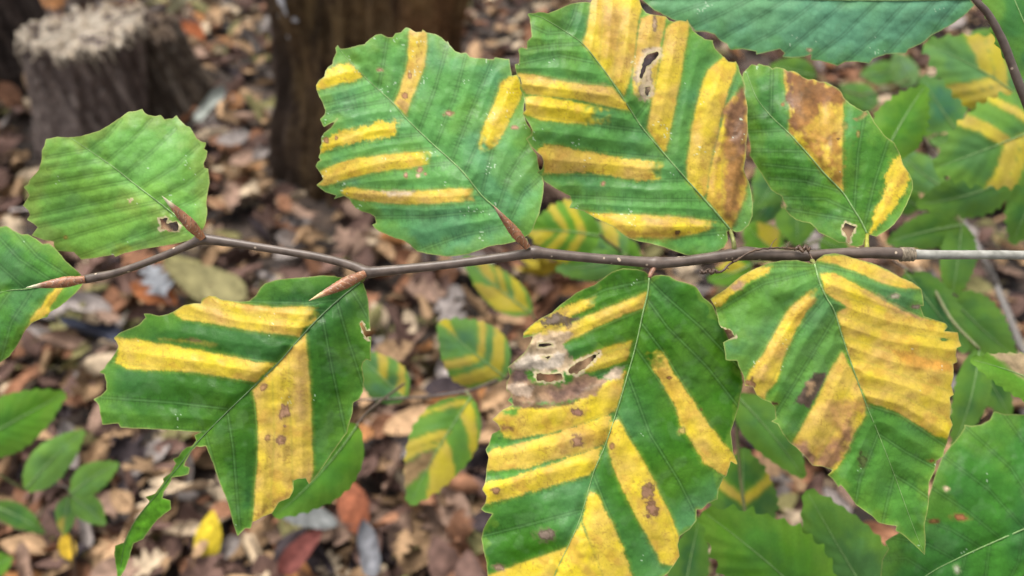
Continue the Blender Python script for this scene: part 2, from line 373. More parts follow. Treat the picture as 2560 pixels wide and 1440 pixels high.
def wood_geo(R, H, seed, ridge=0.10, flare=0.35, n=120, nz=26, lean=(0, 0), top_rough=0.02, roots=5, bumpy=0.0):
    V = []; A = np.arange(n) * 2 * math.pi / n; ca, sa = np.cos(A) * 6 + 20, np.sin(A) * 6 + 20
    for k in range(nz):
        t = k / (nz - 1); z = H * t
        rid = fbm(ca * 1.6, sa * 1.6 + z * 1.2, seed, 3) - 0.5; big = fbm(ca * 0.25, sa * 0.25 + z, seed + 4, 2) - 0.5
        rt = np.maximum(0, np.cos(A * roots + seed)) ** 2
        r = R * (1 + ridge * rid * 2.2 + 0.25 * big + bumpy * (fbm(A * 1.6 + 20 + 0 * z, np.full(n, z * 7.0 + 20), seed + 11, 3) - 0.5) + flare * math.exp(-t * H / 0.06) * (0.4 + rt) - 0.04 * t)
        zz = z + (top_rough * (fbm(ca * 2, sa * 2, seed + 7, 2) - 0.5) * 2 if k == nz - 1 else 0)
        V.append(np.stack([r * np.cos(A) + lean[0] * z, r * np.sin(A) + lean[1] * z, np.full(n, 0.0) + zz - 0.02], 1))
    top = V[-1].copy(); V = np.vstack(V)
    Fc = [(k * n + i, k * n + (i + 1) % n, (k + 1) * n + (i + 1) % n, (k + 1) * n + i) for k in range(nz - 1) for i in range(n)]
    return V, Fc, top
def bark_colour(V, c1, c2, c3, seed, vs_=9.0, hs_=60.0):
    a = np.arctan2(V[:, 1], V[:, 0]); x = np.cos(a) * 4 + 30; y = np.sin(a) * 4 + 30
    f = fbm(x * 2.2 + V[:, 2] * 9, y * 2.2 + V[:, 2] * 14, seed, 4); g = fbm(x * 5 + V[:, 2] * 10, y * 5 + V[:, 2] * 30, seed + 8, 3)
    c = mixc(np.tile(np.asarray(c1), (len(V), 1)), c2, sst(0.35, 0.65, f)); return mixc(c, c3, sst(0.56, 0.74, g))
M_BARK = attr_material('weathered_bark', rough=0.85, bump=0.9, scale=55.0, dist=0.012, spec=0.15)
M_CUT = attr_material('weathered_cut_wood', rough=0.8, bump=0.9, scale=120.0, dist=0.006, spec=0.15)

def cut_face(top, ctr, parent, base, seed, c1, c2, c3, rings=40):
    n = len(top); V = []; c = []
    for k in range(rings):
        t = 1 - k / rings
        p = ctr + (top - ctr) * t; ang = np.arange(n) * 2 * math.pi / n
        px_, py_ = np.cos(ang) * t, np.sin(ang) * t
        h = (fbm(px_ * 3 + 9, py_ * 3 + 9, seed, 3) - 0.5) * 0.022 * min(1, (1 - t) * 4) + (fbm(px_ * 22 + 9, py_ * 6 + 9, seed + 2, 3) - 0.5) * 0.004 * (1 if k else 0)
        p = p.copy(); p[:, 2] += h + (0.002 if k else 0.0); V.append(p)
        q = fbm(px_ * 14 + 9, py_ * 5 + 9, seed + 3, 4)
        cc = mixc(np.tile(np.asarray(c1), (n, 1)), c2, sst(0.35, 0.6, q)); cc = mixc(cc, c3, sst(0.56, 0.70, fbm(px_ * 9 + 3, py_ * 6 + 3, seed + 5, 3))); c.append(cc)
    V = np.vstack(V); c = np.vstack(c)
    Fc = [(k * n + i, k * n + (i + 1) % n, (k + 1) * n + (i + 1) % n, (k + 1) * n + i) for k in range(rings - 1) for i in range(n)]
    V = np.vstack([V, V[-n:].mean(0)]); c = np.vstack([c, c[-1]]); Fc += [((rings - 1) * n + i, (rings - 1) * n + (i + 1) % n, rings * n) for i in range(n)]
    return mesh_obj('cut_face', V + base, Fc, M_CUT, parent, base, c)

def stump_at(u, v, R): 
    g = on_ground(u, v); d = np.array([g[0], g[1]]); d = d / np.linalg.norm(d); return g + np.array([d[0] * R, d[1] * R, 0])

# sawn stump
B = stump_at(262, 385, 0.105); s1 = thing('tree_stump', 'dark sawn tree stump with pale splintered top among the leaf litter', 'stump', B)
r_ = rays([(205, 48)])[0]; tt = (B[1] - C0[1]) / r_[1]; HS = float(C0[2] + tt * r_[2])
V, Fc, top = wood_geo(0.110, HS, 3, ridge=0.09, flare=0.18, lean=(0.24, 0), n=160, nz=40, bumpy=0.15)
mesh_obj('bark', V + B, Fc, M_BARK, s1, B, bark_colour(V, (0.066, 0.049, 0.043), (0.130, 0.100, 0.088), (0.24, 0.195, 0.17), 5))
cut_face(top, np.array([0.24 * HS, 0, HS - 0.022]), s1, B, 12, (0.27, 0.215, 0.155), (0.40, 0.345, 0.275), (0.07, 0.05, 0.045))
rs = random.Random(4)
for k in range(44):
    a = rs.uniform(-2.9, 0.35); i = int((a % (2 * math.pi)) / (2 * math.pi) * len(top)) % len(top); p = top[i] + B; L_ = rs.choice([rs.uniform(0.003, 0.010), rs.uniform(0.003, 0.012), rs.uniform(0.01, 0.035)])
    out = np.array([math.cos(a), math.sin(a), 0]); pts = smooth_line([p + (0, 0, 0.012), p + out * 0.006 + (0, 0, -L_ * 0.3), p + out * 0.008 + (rs.uniform(-.01, .01), 0, -L_)], 3)
    v_, f_ = tube_geo(pts, np.linspace(rs.uniform(0.002, 0.006), 0.001, len(pts)), 5); mesh_obj('splinter', v_, f_, M_CUT, s1, None, np.tile((0.42, 0.35, 0.27), (len(v_), 1)) * rs.uniform(0.5, 1.1))

# big rotten trunk
B = stump_at(925, 500, 0.165); s2 = thing('rotten_trunk', 'thick decayed tree trunk with ochre bare wood and white lichen on one side', 'trunk', B)
V, Fc, top = wood_geo(0.150, 1.15, 9, ridge=0.17, flare=0.12, n=200, nz=110, roots=3, lean=(0.14, 0), bumpy=0.28)
bc = bark_colour(V, (0.085, 0.053, 0.026), (0.155, 0.100, 0.048), (0.045, 0.028, 0.018), 21)
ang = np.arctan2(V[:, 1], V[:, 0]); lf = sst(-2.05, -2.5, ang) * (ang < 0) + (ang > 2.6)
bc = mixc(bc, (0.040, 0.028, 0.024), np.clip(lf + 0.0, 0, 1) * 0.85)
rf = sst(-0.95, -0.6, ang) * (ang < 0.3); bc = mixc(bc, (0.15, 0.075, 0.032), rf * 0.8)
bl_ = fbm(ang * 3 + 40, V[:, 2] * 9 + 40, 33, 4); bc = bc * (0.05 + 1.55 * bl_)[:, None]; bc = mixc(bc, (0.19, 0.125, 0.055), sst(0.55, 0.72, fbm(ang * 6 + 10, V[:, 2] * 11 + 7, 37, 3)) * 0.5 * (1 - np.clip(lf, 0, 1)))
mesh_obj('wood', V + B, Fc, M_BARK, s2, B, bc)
mesh_obj('broken_top', np.vstack([top, top.mean(0) + (0, 0, 0.03)]) + B, [(i, (i + 1) % len(top), len(top)) for i in range(len(top))], M_CUT, s2, B, np.tile((0.12, 0.08, 0.05), (len(top) + 1, 1)))
M_LICHEN = attr_material('white_lichen', rough=0.9, bump=0.6, scale=160.0, dist=0.004)
for k in range(34):
    a = rs.uniform(-2.8, -2.0); z = rs.uniform(0.26, 0.56); sel = np.argmin((np.abs(np.angle(np.exp(1j * (ang - a)))) * 0.15) ** 2 + (V[:, 2] - z) ** 2); p = V[sel] + B
    nrm = np.array([math.cos(a), math.sin(a), 0.0]); tg = np.array([-nrm[1], nrm[0], 0]); sx, sz = rs.uniform(.003, .010), rs.uniform(.004, .016); pv = [p + nrm * 0.006]; 
    for q in range(9):
        b_ = 2 * math.pi * q / 9; rr_ = rs.uniform(0.7, 1.2); pv.append(p + nrm * 0.001 + tg * sx * rr_ * math.cos(b_) + np.array([0, 0, 1]) * sz * rr_ * math.sin(b_))
    mesh_obj('lichen_patch', pv, [(0, 1 + q, 1 + (q + 1) % 9) for q in range(9)], M_LICHEN, s2, None, np.tile((0.50, 0.50, 0.52), (10, 1)) * rs.uniform(0.7, 1.1))

# decayed root mass beside the sawn stump and a dark trunk behind it
B = stump_at(425, 330, 0.10); s3 = thing('rotting_stump', 'low crumbling brown stump leaning against the sawn stump', 'stump', B)
r_ = rays([(410, 70)])[0]; tt = (B[1] - C0[1]) / r_[1]; H3 = float(C0[2] + tt * r_[2])
V, Fc, top = wood_geo(0.085, H3, 15, ridge=0.22, flare=0.55, lean=(-0.12, 0.12), top_rough=0.04)
mesh_obj('bark', V + B, Fc, M_BARK, s3, B, bark_colour(V, (0.046, 0.033, 0.024), (0.10, 0.076, 0.055), (0.15, 0.125, 0.10), 31))
cut_face(top, top.mean(0), s3, B, 22, (0.10, 0.07, 0.05), (0.17, 0.125, 0.09), (0.03, 0.02, 0.018))
B = stump_at(20, 225, 0.12); s4 = thing('dark_tree_trunk', 'nearly black tree trunk behind the sawn stump', 'trunk', B)
V, Fc, top = wood_geo(0.13, 1.0, 27, ridge=0.14, flare=0.25, nz=50)
mesh_obj('bark', V + B, Fc, M_BARK, s4, B, bark_colour(V, (0.018, 0.013, 0.011), (0.05, 0.036, 0.03), (0.085, 0.065, 0.055), 41))
mesh_obj('broken_top', np.vstack([top, top.mean(0) + (0, 0, 0.02)]) + B, [(i, (i + 1) % len(top), len(top)) for i in range(len(top))], M_CUT, s4, B, np.tile((0.1, 0.07, 0.05), (len(top) + 1, 1)))
TRUNKS = [(np.array(s.location)[:2], r) for s, r in ((s1, 0.125), (s2, 0.165), (s3, 0.10), (s4, 0.14))]

# ================================================================== MAIN BRANCH DATA (traced in crops of the photograph)
def leaf_spec(crop, outline, midrib, veins, bands=(), browns_and_lit=(), spots=(), holes=(), strips=(), **kw):
    s = crop[2]; cv = lambda p: conv(p, crop)
    d = dict(outlines=[cv(outline)] + [cv(o) for o in strips], midrib=cv(midrib), veins=[cv(v) for v in veins],
             bands=[(cv(b[0]), {**(b[1] if len(b) > 1 else {}), 'fade': [(crop[0] + x * s, crop[1] + y * s, r * s) for x, y, r in (b[1].get('fade', []) if len(b) > 1 else [])]}) for b in bands],
             browns_and_lit=[(cv(b[0]), b[1], b[2] if len(b) > 2 else {}) for b in browns_and_lit],
             spots=[(crop[0] + x * s, crop[1] + y * s, rx * s, ry * s, c) for x, y, rx, ry, c in spots], holes=[cv(h) for h in holes])
    d.update(kw); return d
PINK = (0.34, 0.20, 0.13); TANB = (0.30, 0.17, 0.075)
CR1 = (0, 240, 0.4722)
L1 = leaf_spec(CR1,
 [243,228,300,216,365,219,420,213,475,200,525,183,580,152,640,112,678,83,715,80,753,68,768,90,785,100,825,107,850,100,872,123,915,117,934,101,950,125,985,158,1005,163,1020,185,1040,225,1070,242,1091,247,1085,272,1080,280,1100,290,1093,325,1078,360,1083,380,1102,385,1107,420,1110,460,1100,510,1093,560,1097,620,1090,670,1075,705,1050,730,1020,760,960,775,900,788,800,803,720,818,660,832,610,852,603,840,560,848,500,858,430,866,415,850,392,828,330,822,295,818,285,790,285,770,230,762,185,745,165,738,185,715,200,695,175,675,140,655,158,628,150,605,120,580,140,550,155,525,140,500,124,482,150,465,158,440,185,415,205,390,222,330,220,290,235,262],
 [1050,730,920,625,850,570,700,455,600,375,470,285,375,222],
 [[470,285,250,325],[540,340,255,385],[620,395,190,470],[690,450,160,545],[760,510,160,640],[830,560,200,690],[880,600,285,770],[940,660,420,850],[1000,710,600,830],[470,285,560,220,640,125],[560,350,690,240,800,125],[650,420,800,300,930,170],[740,490,930,370,1050,260],[820,550,980,470,1085,385],[900,610,1030,550,1095,500]],
 holes=[[845,650,885,648,878,675,935,668,950,690,945,712,895,715,880,705,845,710,855,680],[684,548,696,545,692,565,685,562]],
 spots=[(348,748,9,9,(0.25,0.22,0.05))], browns_and_lit=[([610,850,640,790,690,800,690,825],(0.30,0.33,0.03),{'soft':14,'str':.6})],
 green=((0.150,0.340,0.062),(0.120,0.310,0.070)), edgecol=(0.20,0.26,0.05), depth=0.274, tilt=(0.10,0.05), seed=2, pleat=0.0003, wave=0.6, vline=0.05, rim=5, tick=0.0, vein_w=12.0, mottle=0.22, lump=0.3, stalk=[(500,598,0.271)],
 label='plain light green beech leaf with a bitten hole beside a bud')
L0 = leaf_spec(CR1,
 [0,692,35,688,70,710,115,733,150,732,185,752,225,783,258,780,285,800,310,825,345,870,385,905,430,945,437,1000,400,1045,355,1085,310,1120,265,1145,250,1170,215,1180,165,1205,135,1240,120,1265,110,1290,85,1330,50,1380,0,1412,-100,1450,-250,1350,-330,1200,-320,1000,-250,850,-120,740],
 [445,972,300,995,140,1022,0,1040,-330,1150],
 [[400,980,200,850,70,705],[300,995,100,860,-50,700],[140,1022,0,900,-120,760],[0,1040,-120,930,-250,850],[330,1010,240,1120,125,1258],[290,1010,200,1130,100,1310],[180,1015,60,1200,0,1412],[60,1030,-60,1200,-150,1420]],
 bands=[([290,1018,340,1010,300,1070,260,1120,265,1145,215,1180,165,1205,130,1255,165,1180,210,1120,250,1065],{'amp':6,'tone':.25})],
 browns_and_lit=[([165,1205,130,1255,112,1290,140,1225],(0.25,0.13,0.03),{'amp':6})],
 green=((0.055,0.190,0.022),(0.045,0.150,0.040)), depth=0.272, tilt=(-0.25,-0.05), seed=9, stalk=[(226,697,0.270)],
 label='green beech leaf with one short yellow streak behind the end bud')
CR2 = (760, 40, 0.4444)
L2 = leaf_spec(CR2,
 [190,163,205,185,260,178,300,165,340,158,375,125,405,105,435,100,470,118,497,122,515,95,545,92,572,63,600,72,630,92,662,88,665,72,690,92,740,102,775,122,803,148,805,132,820,165,850,198,885,210,912,205,935,230,960,235,1000,238,1065,245,1075,232,1140,243,1155,240,1162,290,1170,335,1195,330,1215,355,1222,400,1235,430,1245,470,1235,520,1240,570,1255,610,1280,640,1285,665,1260,690,1280,740,1310,780,1320,850,1340,900,1350,940,1345,1000,1335,1060,1325,1110,1305,1150,1290,1200,1265,1230,1240,1245,1190,1268,1130,1285,1080,1288,1030,1300,980,1320,920,1340,860,1350,800,1352,740,1345,680,1335,635,1325,600,1290,560,1262,510,1250,460,1228,420,1210,398,1195,383,1172,405,1165,398,1130,370,1112,320,1098,290,1080,270,1055,255,1030,225,1012,200,1020,165,1032,180,1010,120,990,90,968,66,950,90,935,107,918,95,890,80,870,66,845,75,820,95,810,80,795,92,765,88,740,100,715,95,685,115,655,150,630,187,577,180,590,150,605,112,625,100,605,90,580,115,555,118,530,105,490,85,455,72,420,68,390,85,360,115,340,120,310,135,288,160,270,165,240,180,205,175,180],
 [1245,1255,1150,1160,1095,1095,1000,1010,905,890,830,815,740,735,650,650,570,570,500,487,420,415,345,345,270,265,215,205,190,165],
 [[270,265,200,275,130,295],[345,345,210,380,75,410],[420,415,250,465,110,500],[480,475,300,505,118,545],[560,580,350,610,105,715],[650,665,400,690,92,768],[740,745,450,778,100,870],[840,825,450,870,130,955],[950,968,620,985,215,968],[1040,1045,700,1058,240,1020],[1080,1090,700,1130,400,1130],[1150,1180,900,1230,640,1322],[420,410,440,300,470,118],[500,487,565,330,587,150,590,92],[572,552,650,360,690,200,692,95],[650,645,740,400,810,150],[740,730,850,450,915,205],[830,810,930,560,1060,245],[905,885,1010,640,1110,365],[1000,1000,1060,750,1225,440],[1090,1090,1150,900,1290,680],[1150,1165,1230,1000,1340,900]],
 bands=[([130,295,255,257,285,285,335,345,270,368,200,382,140,405,75,412,68,390,85,360,115,340],{'amp':9,'tone':.25}),
        ([590,90,600,72,630,92,662,72,692,95,690,200,680,280,650,360,625,420,595,490,572,552,505,490,540,410,565,330,585,250,587,150],{'amp':4,'tone':.5}),
        ([105,715,150,665,250,640,400,600,545,592,520,620,508,675,400,690,250,715,150,745,92,768],{'amp':14,'tone':.1}),
        ([95,870,180,830,300,800,450,778,620,765,745,760,760,790,700,835,600,855,450,870,320,895,200,930,130,955,68,955,107,918,95,890],{'tone':.3,'fade':[(790,800,150)]}),
        ([210,990,245,962,340,975,460,987,620,985,780,972,950,970,1010,1030,900,1042,750,1055,600,1060,450,1050,330,1040,240,1020],{'tone':.55,'fade':[(1040,1010,150)]}),
        ([1110,365,1160,340,1200,330,1222,400,1230,440,1190,520,1140,620,1090,720,1060,748,1000,770,950,790,985,720,1010,620,1060,510,1090,440],{'amp':7,'tone':.15,'fade':[(965,820,170)]})],
 browns_and_lit=[([440,985,625,985,600,1010,480,1012],PALE,{'amp':6}),([510,490,575,550,590,490,540,470],(0.40,0.24,0.10),{'str':.6})],
 spots=[(427,303,14,10,PINK),(810,548,22,15,PINK),(650,865,15,15,PINK),(573,893,9,14,PINK),(642,897,9,9,PALE),(682,888,8,8,PINK),(570,447,15,15,(0.30,0.16,0.08)),(595,330,10,20,TANB),(1185,628,18,10,PINK),(125,700,14,20,TANB),(183,685,10,12,TANB)],
 green=((0.085,0.255,0.070),(0.075,0.225,0.105)), depth=0.274, tilt=(-0.06,0.0), seed=5, fleck=0.62, pleat=0.0010, stalk=[(1322,628,0.270)],
 label='green beech leaf with six separate yellow bands and a split in its edge')
CR3 = (1260, 0, 0.4583)
L3 = leaf_spec(CR3,
 [125,75,145,72,200,66,240,72,285,55,320,38,365,20,400,14,440,10,472,14,478,0,500,-25,560,-40,640,-45,700,-30,740,0,752,40,775,70,800,78,850,85,885,90,900,110,925,118,960,110,995,118,1000,103,1012,130,1030,165,1060,190,1100,215,1140,220,1140,235,1150,260,1170,285,1200,310,1225,335,1262,340,1260,328,1280,360,1285,390,1300,420,1312,470,1308,495,1320,540,1330,590,1328,650,1332,700,1322,780,1320,850,1308,920,1320,960,1335,990,1350,1050,1358,1120,1355,1180,1335,1230,1300,1260,1270,1268,1245,1258,1215,1262,1222,1310,1200,1350,1150,1378,1100,1395,1040,1402,985,1390,920,1365,860,1345,800,1328,740,1318,680,1300,630,1265,600,1240,540,1210,490,1185,430,1150,400,1142,355,1135,370,1100,360,1070,310,1045,260,1015,215,985,180,940,210,920,215,880,205,850,178,828,150,800,120,758,150,735,155,710,135,670,100,620,118,600,115,560,105,520,85,480,95,455,90,425,70,410,57,350,80,345,85,310,78,270,95,257,125,265,125,225,150,200,145,140,140,100],
 [1235,1255,1190,1200,1090,1085,1000,985,870,835,760,705,690,600,600,460,520,350,430,240,340,175,260,125,205,95,140,75],
 [[340,175,240,180,145,140],[430,240,280,245,125,265],[520,345,300,300,80,345],[600,470,300,440,70,400],[690,605,400,545,105,510],[770,715,500,680,105,620],[870,865,500,830,200,790],[990,980,800,985,540,955,190,945],[1090,1090,780,1090,360,1070],[1190,1205,900,1180,435,1150],[1225,1262,900,1295,650,1290],[340,175,380,90,400,14],[430,240,460,120,478,0],[520,345,535,150,545,0],[590,440,625,200,640,0],[650,520,715,300,750,30],[720,640,790,550,885,90],[780,705,835,420,905,130],[878,835,950,480,1010,130],[995,980,1000,880,1040,600,1120,370],[1100,1080,1130,850,1200,580,1270,380],[1190,1180,1190,900,1250,700,1310,495],[1235,1250,1300,1100,1330,980]],
 bands=[([478,-60,740,-60,752,40,735,110,715,300,700,400,655,520,580,430,520,345,430,240,460,120],{'tone':.5}),
        ([745,100,800,78,885,90,862,220,845,330,815,540,760,550,705,520,700,420,725,200],{'tone':.75,'fade':[(740,620,140)]}),
        ([905,130,960,110,1000,103,1012,140,985,300,955,480,920,650,885,820,870,832,780,700,800,580,835,420,865,260,880,160],{'tone':.6,'amp':4}),
        ([1115,380,1150,350,1200,310,1225,335,1265,340,1265,385,1225,490,1195,600,1170,700,1140,830,1120,950,1110,1050,1080,1080,1000,985,1000,880,1020,720,1050,560,1085,450],{'tone':.35}),
        ([1310,490,1328,560,1330,700,1320,850,1308,930,1325,980,1310,1080,1270,1180,1240,1250,1190,1190,1105,1090,1120,950,1150,820,1190,680,1200,590,1250,530],{'tone':.2}),
        ([70,400,160,405,300,440,450,462,590,475,640,530,690,605,560,580,400,545,250,530,120,510,90,470],{'tone':.55}),
        ([118,530,200,522,350,548,500,578,600,600,640,640,600,680,500,680,350,670,200,655,105,620,118,580],{'tone':.15,'fade':[(650,640,230)]}),
        ([180,830,225,790,330,800,480,830,620,860,750,875,870,880,890,930,860,975,770,985,650,975,540,950,400,940,215,950,212,880],{'tone':.5,'amp':9,'fade':[(925,930,150)]}),
        ([435,1150,500,1168,600,1165,760,1170,900,1180,1050,1195,1180,1210,1200,1235,1050,1275,900,1295,760,1295,680,1298,600,1240,510,1195],{'tone':.35,'fade':[(1220,1225,150)]})],
 browns_and_lit=[([1305,490,1330,590,1325,800,1310,920,1318,970,1300,1080,1250,1225,1215,1200,1185,1120,1190,1000,1205,900,1180,830,1195,700,1205,600,1260,540],(0.25,0.12,0.035),{'amp':30,'soft':16}),
         ([1305,490,1332,590,1325,760,1300,860,1250,780,1215,740,1215,610,1265,540],(0.17,0.085,0.042),{'amp':30,'soft':12}),
         ([545,40,640,30,650,200,660,340,600,390,560,300],(0.36,0.20,0.06),{'str':.55,'soft':16}),
         ([760,1180,1000,1195,1080,1215,900,1225,740,1205],(0.40,0.24,0.12),{'str':.6,'soft':12}),([640,1250,900,1265,1000,1270,900,1297,760,1297,680,1300],(0.20,0.10,0.02),{'str':.75,'soft':12}),
         ([150,410,590,478,640,520,400,480,200,440],(0.36,0.21,0.10),{'str':.45,'soft':12}),([1150,700,1185,640,1170,900,1130,1000],(0.34,0.19,0.06),{'str':.6,'soft':12})],
 holes=[[795,288,838,280,842,302,815,334,778,364,765,400,752,428,738,424,748,382,762,335,772,308],[772,478,796,474,800,500,784,520,768,508]],
 spots=[(540,1005,12,12,PINK),(945,1268,14,13,(0.09,0.05,0.02)),(820,130,12,40,(0.34,0.25,0.17)),(760,500,26,40,(0.46,0.38,0.29)),(735,410,24,34,(0.44,0.36,0.27)),(800,275,40,16,(0.30,0.22,0.15)),(790,420,18,60,(0.46,0.37,0.26))],
 green=((0.072,0.220,0.052),(0.055,0.175,0.072)), depth=0.2715, tilt=(0.13,0.0), seed=7, pleat=0.0013, rim=16, fleck=0.66, stalk=[(1836,632,0.270),(1834,605,0.269)],
 label='broad green beech leaf with yellow bands, a torn hole and a brown scorched edge')
CR4 = (1840, 140, 0.3473)
L4 = leaf_spec(CR4,
 [110,60,150,68,165,55,200,65,235,72,262,92,285,78,320,85,345,92,372,108,410,108,440,118,480,150,520,170,560,165,600,185,640,185,680,205,730,230,760,262,775,300,820,340,870,372,920,400,948,388,975,430,1000,480,1040,530,1070,570,1100,595,1140,625,1165,670,1185,715,1200,770,1220,810,1250,850,1272,900,1275,950,1255,1010,1225,1080,1185,1150,1140,1210,1080,1260,1010,1300,970,1290,945,1290,925,1320,915,1360,870,1375,825,1365,800,1345,740,1345,690,1315,640,1290,595,1270,575,1240,535,1205,480,1195,430,1180,390,1150,350,1100,365,1080,340,1040,330,1010,290,990,250,960,220,910,185,850,150,800,120,750,95,715,105,680,100,620,90,580,80,540,70,500,75,400,70,330,60,280,62,220,45,170,50,125,75,95],
 [945,1285,900,1190,850,1110,770,985,640,850,530,720,440,620,370,545,250,430,160,320,110,210,75,110],
 [[250,430,95,445],[340,530,95,545],[500,685,110,680],[610,825,190,780],[750,970,500,900,240,880],[850,1125,650,1030,340,1020],[900,1190,650,1150,350,1100],[370,545,385,400,345,92],[250,410,260,90],[620,830,600,380,580,180],[770,975,765,600,768,300],[850,1100,880,700,930,400],[920,1230,1000,900,1100,600],[955,1275,1060,1000,1185,715],[975,1285,1150,1080,1270,900]],
 bands=[([345,85,372,100,560,160,765,255,772,300,768,500,762,700,765,850,770,975,640,850,530,720,440,610,378,545,385,450,375,330,352,200],{'tone':.5,'amp':6}),
        ([1130,745,1190,712,1205,775,1235,830,1250,880,1225,960,1160,1060,1090,1150,1020,1230,965,1275,980,1180,1010,1080,1050,1010,1075,920,1080,840,1110,800],{'tone':.3,'amp':13})],
 browns_and_lit=[([372,95,480,140,600,175,740,225,765,262,745,330,690,360,610,370,590,420,540,470,470,500,450,560,420,520,395,400,375,250],(0.165,0.07,0.026),{'amp':40,'soft':9}),
         ([395,380,440,420,480,560,560,640,640,780,600,760,500,640,430,560],(0.27,0.12,0.03),{'str':.8,'soft':16,'amp':60}),([400,420,760,330,765,560,700,640,560,620,470,560],(0.30,0.145,0.035),{'str':.6,'soft':26,'amp':90}),([660,560,740,580,750,900,720,860,690,700],(0.28,0.13,0.03),{'str':.7,'soft':14,'amp':60}),([375,110,398,130,420,400,450,560,400,500,378,300],(0.13,0.06,0.03),{'str':.7,'soft':8,'amp':20}),([1150,900,1215,840,1200,920,1130,1000],(0.33,0.17,0.03),{'str':.6,'soft':10}),
         ([840,455,900,430,930,405,940,415,900,445,870,468],(0.30,0.18,0.07),{'amp':8})],
 holes=[[790,1205,815,1215,860,1230,840,1265,820,1300,817,1345,811,1380,803,1310,770,1260,760,1240]],
 spots=[(335,348,14,13,(0.25,0.12,0.03)),(880,560,10,18,(0.20,0.18,0.05)),(735,595,12,8,(.12,.06,.03))],
 green=((0.045,0.155,0.020),(0.055,0.185,0.050)), depth=0.273, tilt=(-0.20,-0.02), seed=12, rim=6, fleck=0.74, pleat=0.0007, stalk=[(2168,628,0.270),(2167,608,0.2715)], stalkcol=(0.22,0.22,0.03),
 label='small green beech leaf with a brown-topped yellow wedge along its midrib')
CR5 = (220, 660, 0.5417)
L5 = leaf_spec(CR5,
 [1262,80,1270,85,1285,130,1295,180,1298,230,1303,290,1308,330,1305,400,1307,450,1285,440,1270,455,1265,480,1275,530,1270,590,1250,625,1225,640,1220,690,1205,740,1195,780,1165,820,1130,870,1090,930,1050,985,1020,1018,1005,990,975,992,948,1000,950,1040,930,1080,880,1100,850,1150,810,1165,775,1185,760,1190,750,1220,725,1220,690,1258,680,1230,665,1180,645,1100,620,1040,600,990,580,930,560,880,545,840,515,845,500,842,488,848,482,838,500,815,490,790,520,775,480,775,430,770,350,765,250,760,150,755,140,735,65,742,58,700,50,650,25,625,60,605,85,580,85,545,75,510,50,500,75,480,90,455,110,435,130,405,140,380,130,355,118,342,150,315,200,295,235,280,265,248,255,228,290,230,330,240,370,230,390,222,410,210,440,190,490,180,520,182,525,160,560,145,585,148,610,162,650,168,700,175,745,170,775,145,795,110,815,90,870,72,940,65,1010,60,1080,52,1140,55,1180,65,1215,85],
 [1262,82,1180,145,1080,235,980,340,880,455,770,560,640,685,540,785,490,840,430,920,380,980,320,1060,260,1130,210,1200,170,1290,150,1400],
 [[1150,165,1000,180,745,172],[1095,215,850,198,610,162],[1040,265,700,232,520,182],[985,335,700,300,395,225],[880,458,650,425,120,340],[770,548,500,500,110,450],[640,668,400,640,60,615],[540,772,300,765,65,750],[1215,120,1260,190,1298,260],[1150,175,1200,350,1270,560],[1080,240,1130,500,1190,780],[1005,325,1030,700,1035,1010],[925,420,935,700,945,1000],[850,500,860,800,840,1150],[762,585,785,800,760,1190],[645,690,670,850,700,1220],[545,790,600,990]],
 bands=[([395,225,440,185,520,178,560,143,610,160,720,185,850,198,1030,197,1095,205,1050,260,990,300,975,335,860,320,700,300,560,272,440,255],{'tone':.55,'fade':[(1110,220,110)]}),
        ([116,340,200,345,350,370,500,395,650,425,780,455,870,458,770,545,650,525,500,500,350,490,230,487,180,480,125,455,140,400],{'tone':.35,'amp':6}),
        ([1005,325,1012,420,1025,550,1030,700,1035,850,1040,950,1022,1025,990,988,944,1000,945,1075,880,1105,850,1155,775,1190,760,1192,770,1050,785,900,785,750,775,640,758,585,870,470,960,370],{'tone':.6,'amp':4})],
 browns_and_lit=[([330,345,480,348,590,370,560,378,450,362],(0.28,0.24,0.03),{'amp':10,'soft':8,'str':.7}),([455,345,500,345,520,358,470,360],(0.14,0.08,0.04),{'amp':8}),
         ([110,1300,170,1290,240,1150,300,1060,400,1080,390,1140,300,1220,210,1300,150,1450,120,1450],(0.085,0.25,0.012),{'str':.85,'soft':18}),([790,1140,850,1100,870,1120,780,1180],(0.22,0.12,0.03),{'str':.7}),([840,1085,900,1075,940,1020,948,1050,880,1105,850,1110],(0.30,0.16,0.04),{'str':.7}),([940,520,1010,500,1010,700,960,760],(0.40,0.24,0.11),{'str':.5,'soft':18})],  # green patch paints lit, translucent brightness onto the torn strip
 spots=[(815,570,18,15,(0.34,0.20,0.10)),(908,685,22,34,PINK),(908,748,8,6,PINK),(830,800,12,18,(0.36,0.22,0.10)),(885,812,22,26,PINK)],
 holes=[[1256,275,1264,270,1285,305,1320,318,1320,328,1292,335,1290,352,1280,335]],
 strips=[[492,836,455,845,435,860,415,890,390,900,405,920,380,965,345,990,350,1005,310,1060,265,1075,285,1095,240,1150,205,1200,180,1250,165,1285,125,1300,120,1340,130,1400,135,1445,150,1445,170,1410,190,1360,210,1290,255,1270,290,1220,320,1180,385,1130,380,1090,345,1080,350,1050,385,1000,385,985,430,980,465,970,470,940,445,930,450,910,480,860,498,846]],
 green=((0.026,0.108,0.006),(0.027,0.108,0.022)), depth=0.271, tilt=(0.05,-0.10), seed=15, edge=60, ribcol=(0.085, 0.14, 0.06), rib=2.0, edgecol=(0.10,0.24,0.02), pleat=0.0014, rim=4, fleck=0.74, stalk=[(912,688,0.270)],
 bend=[lambda x, y: -0.016 * sst(1110, 1440, y) * sst(520, 330, x)],
 label='dark green beech leaf with yellow bands and a torn shredded tip')
CR6 = (1180, 640, 0.5556)
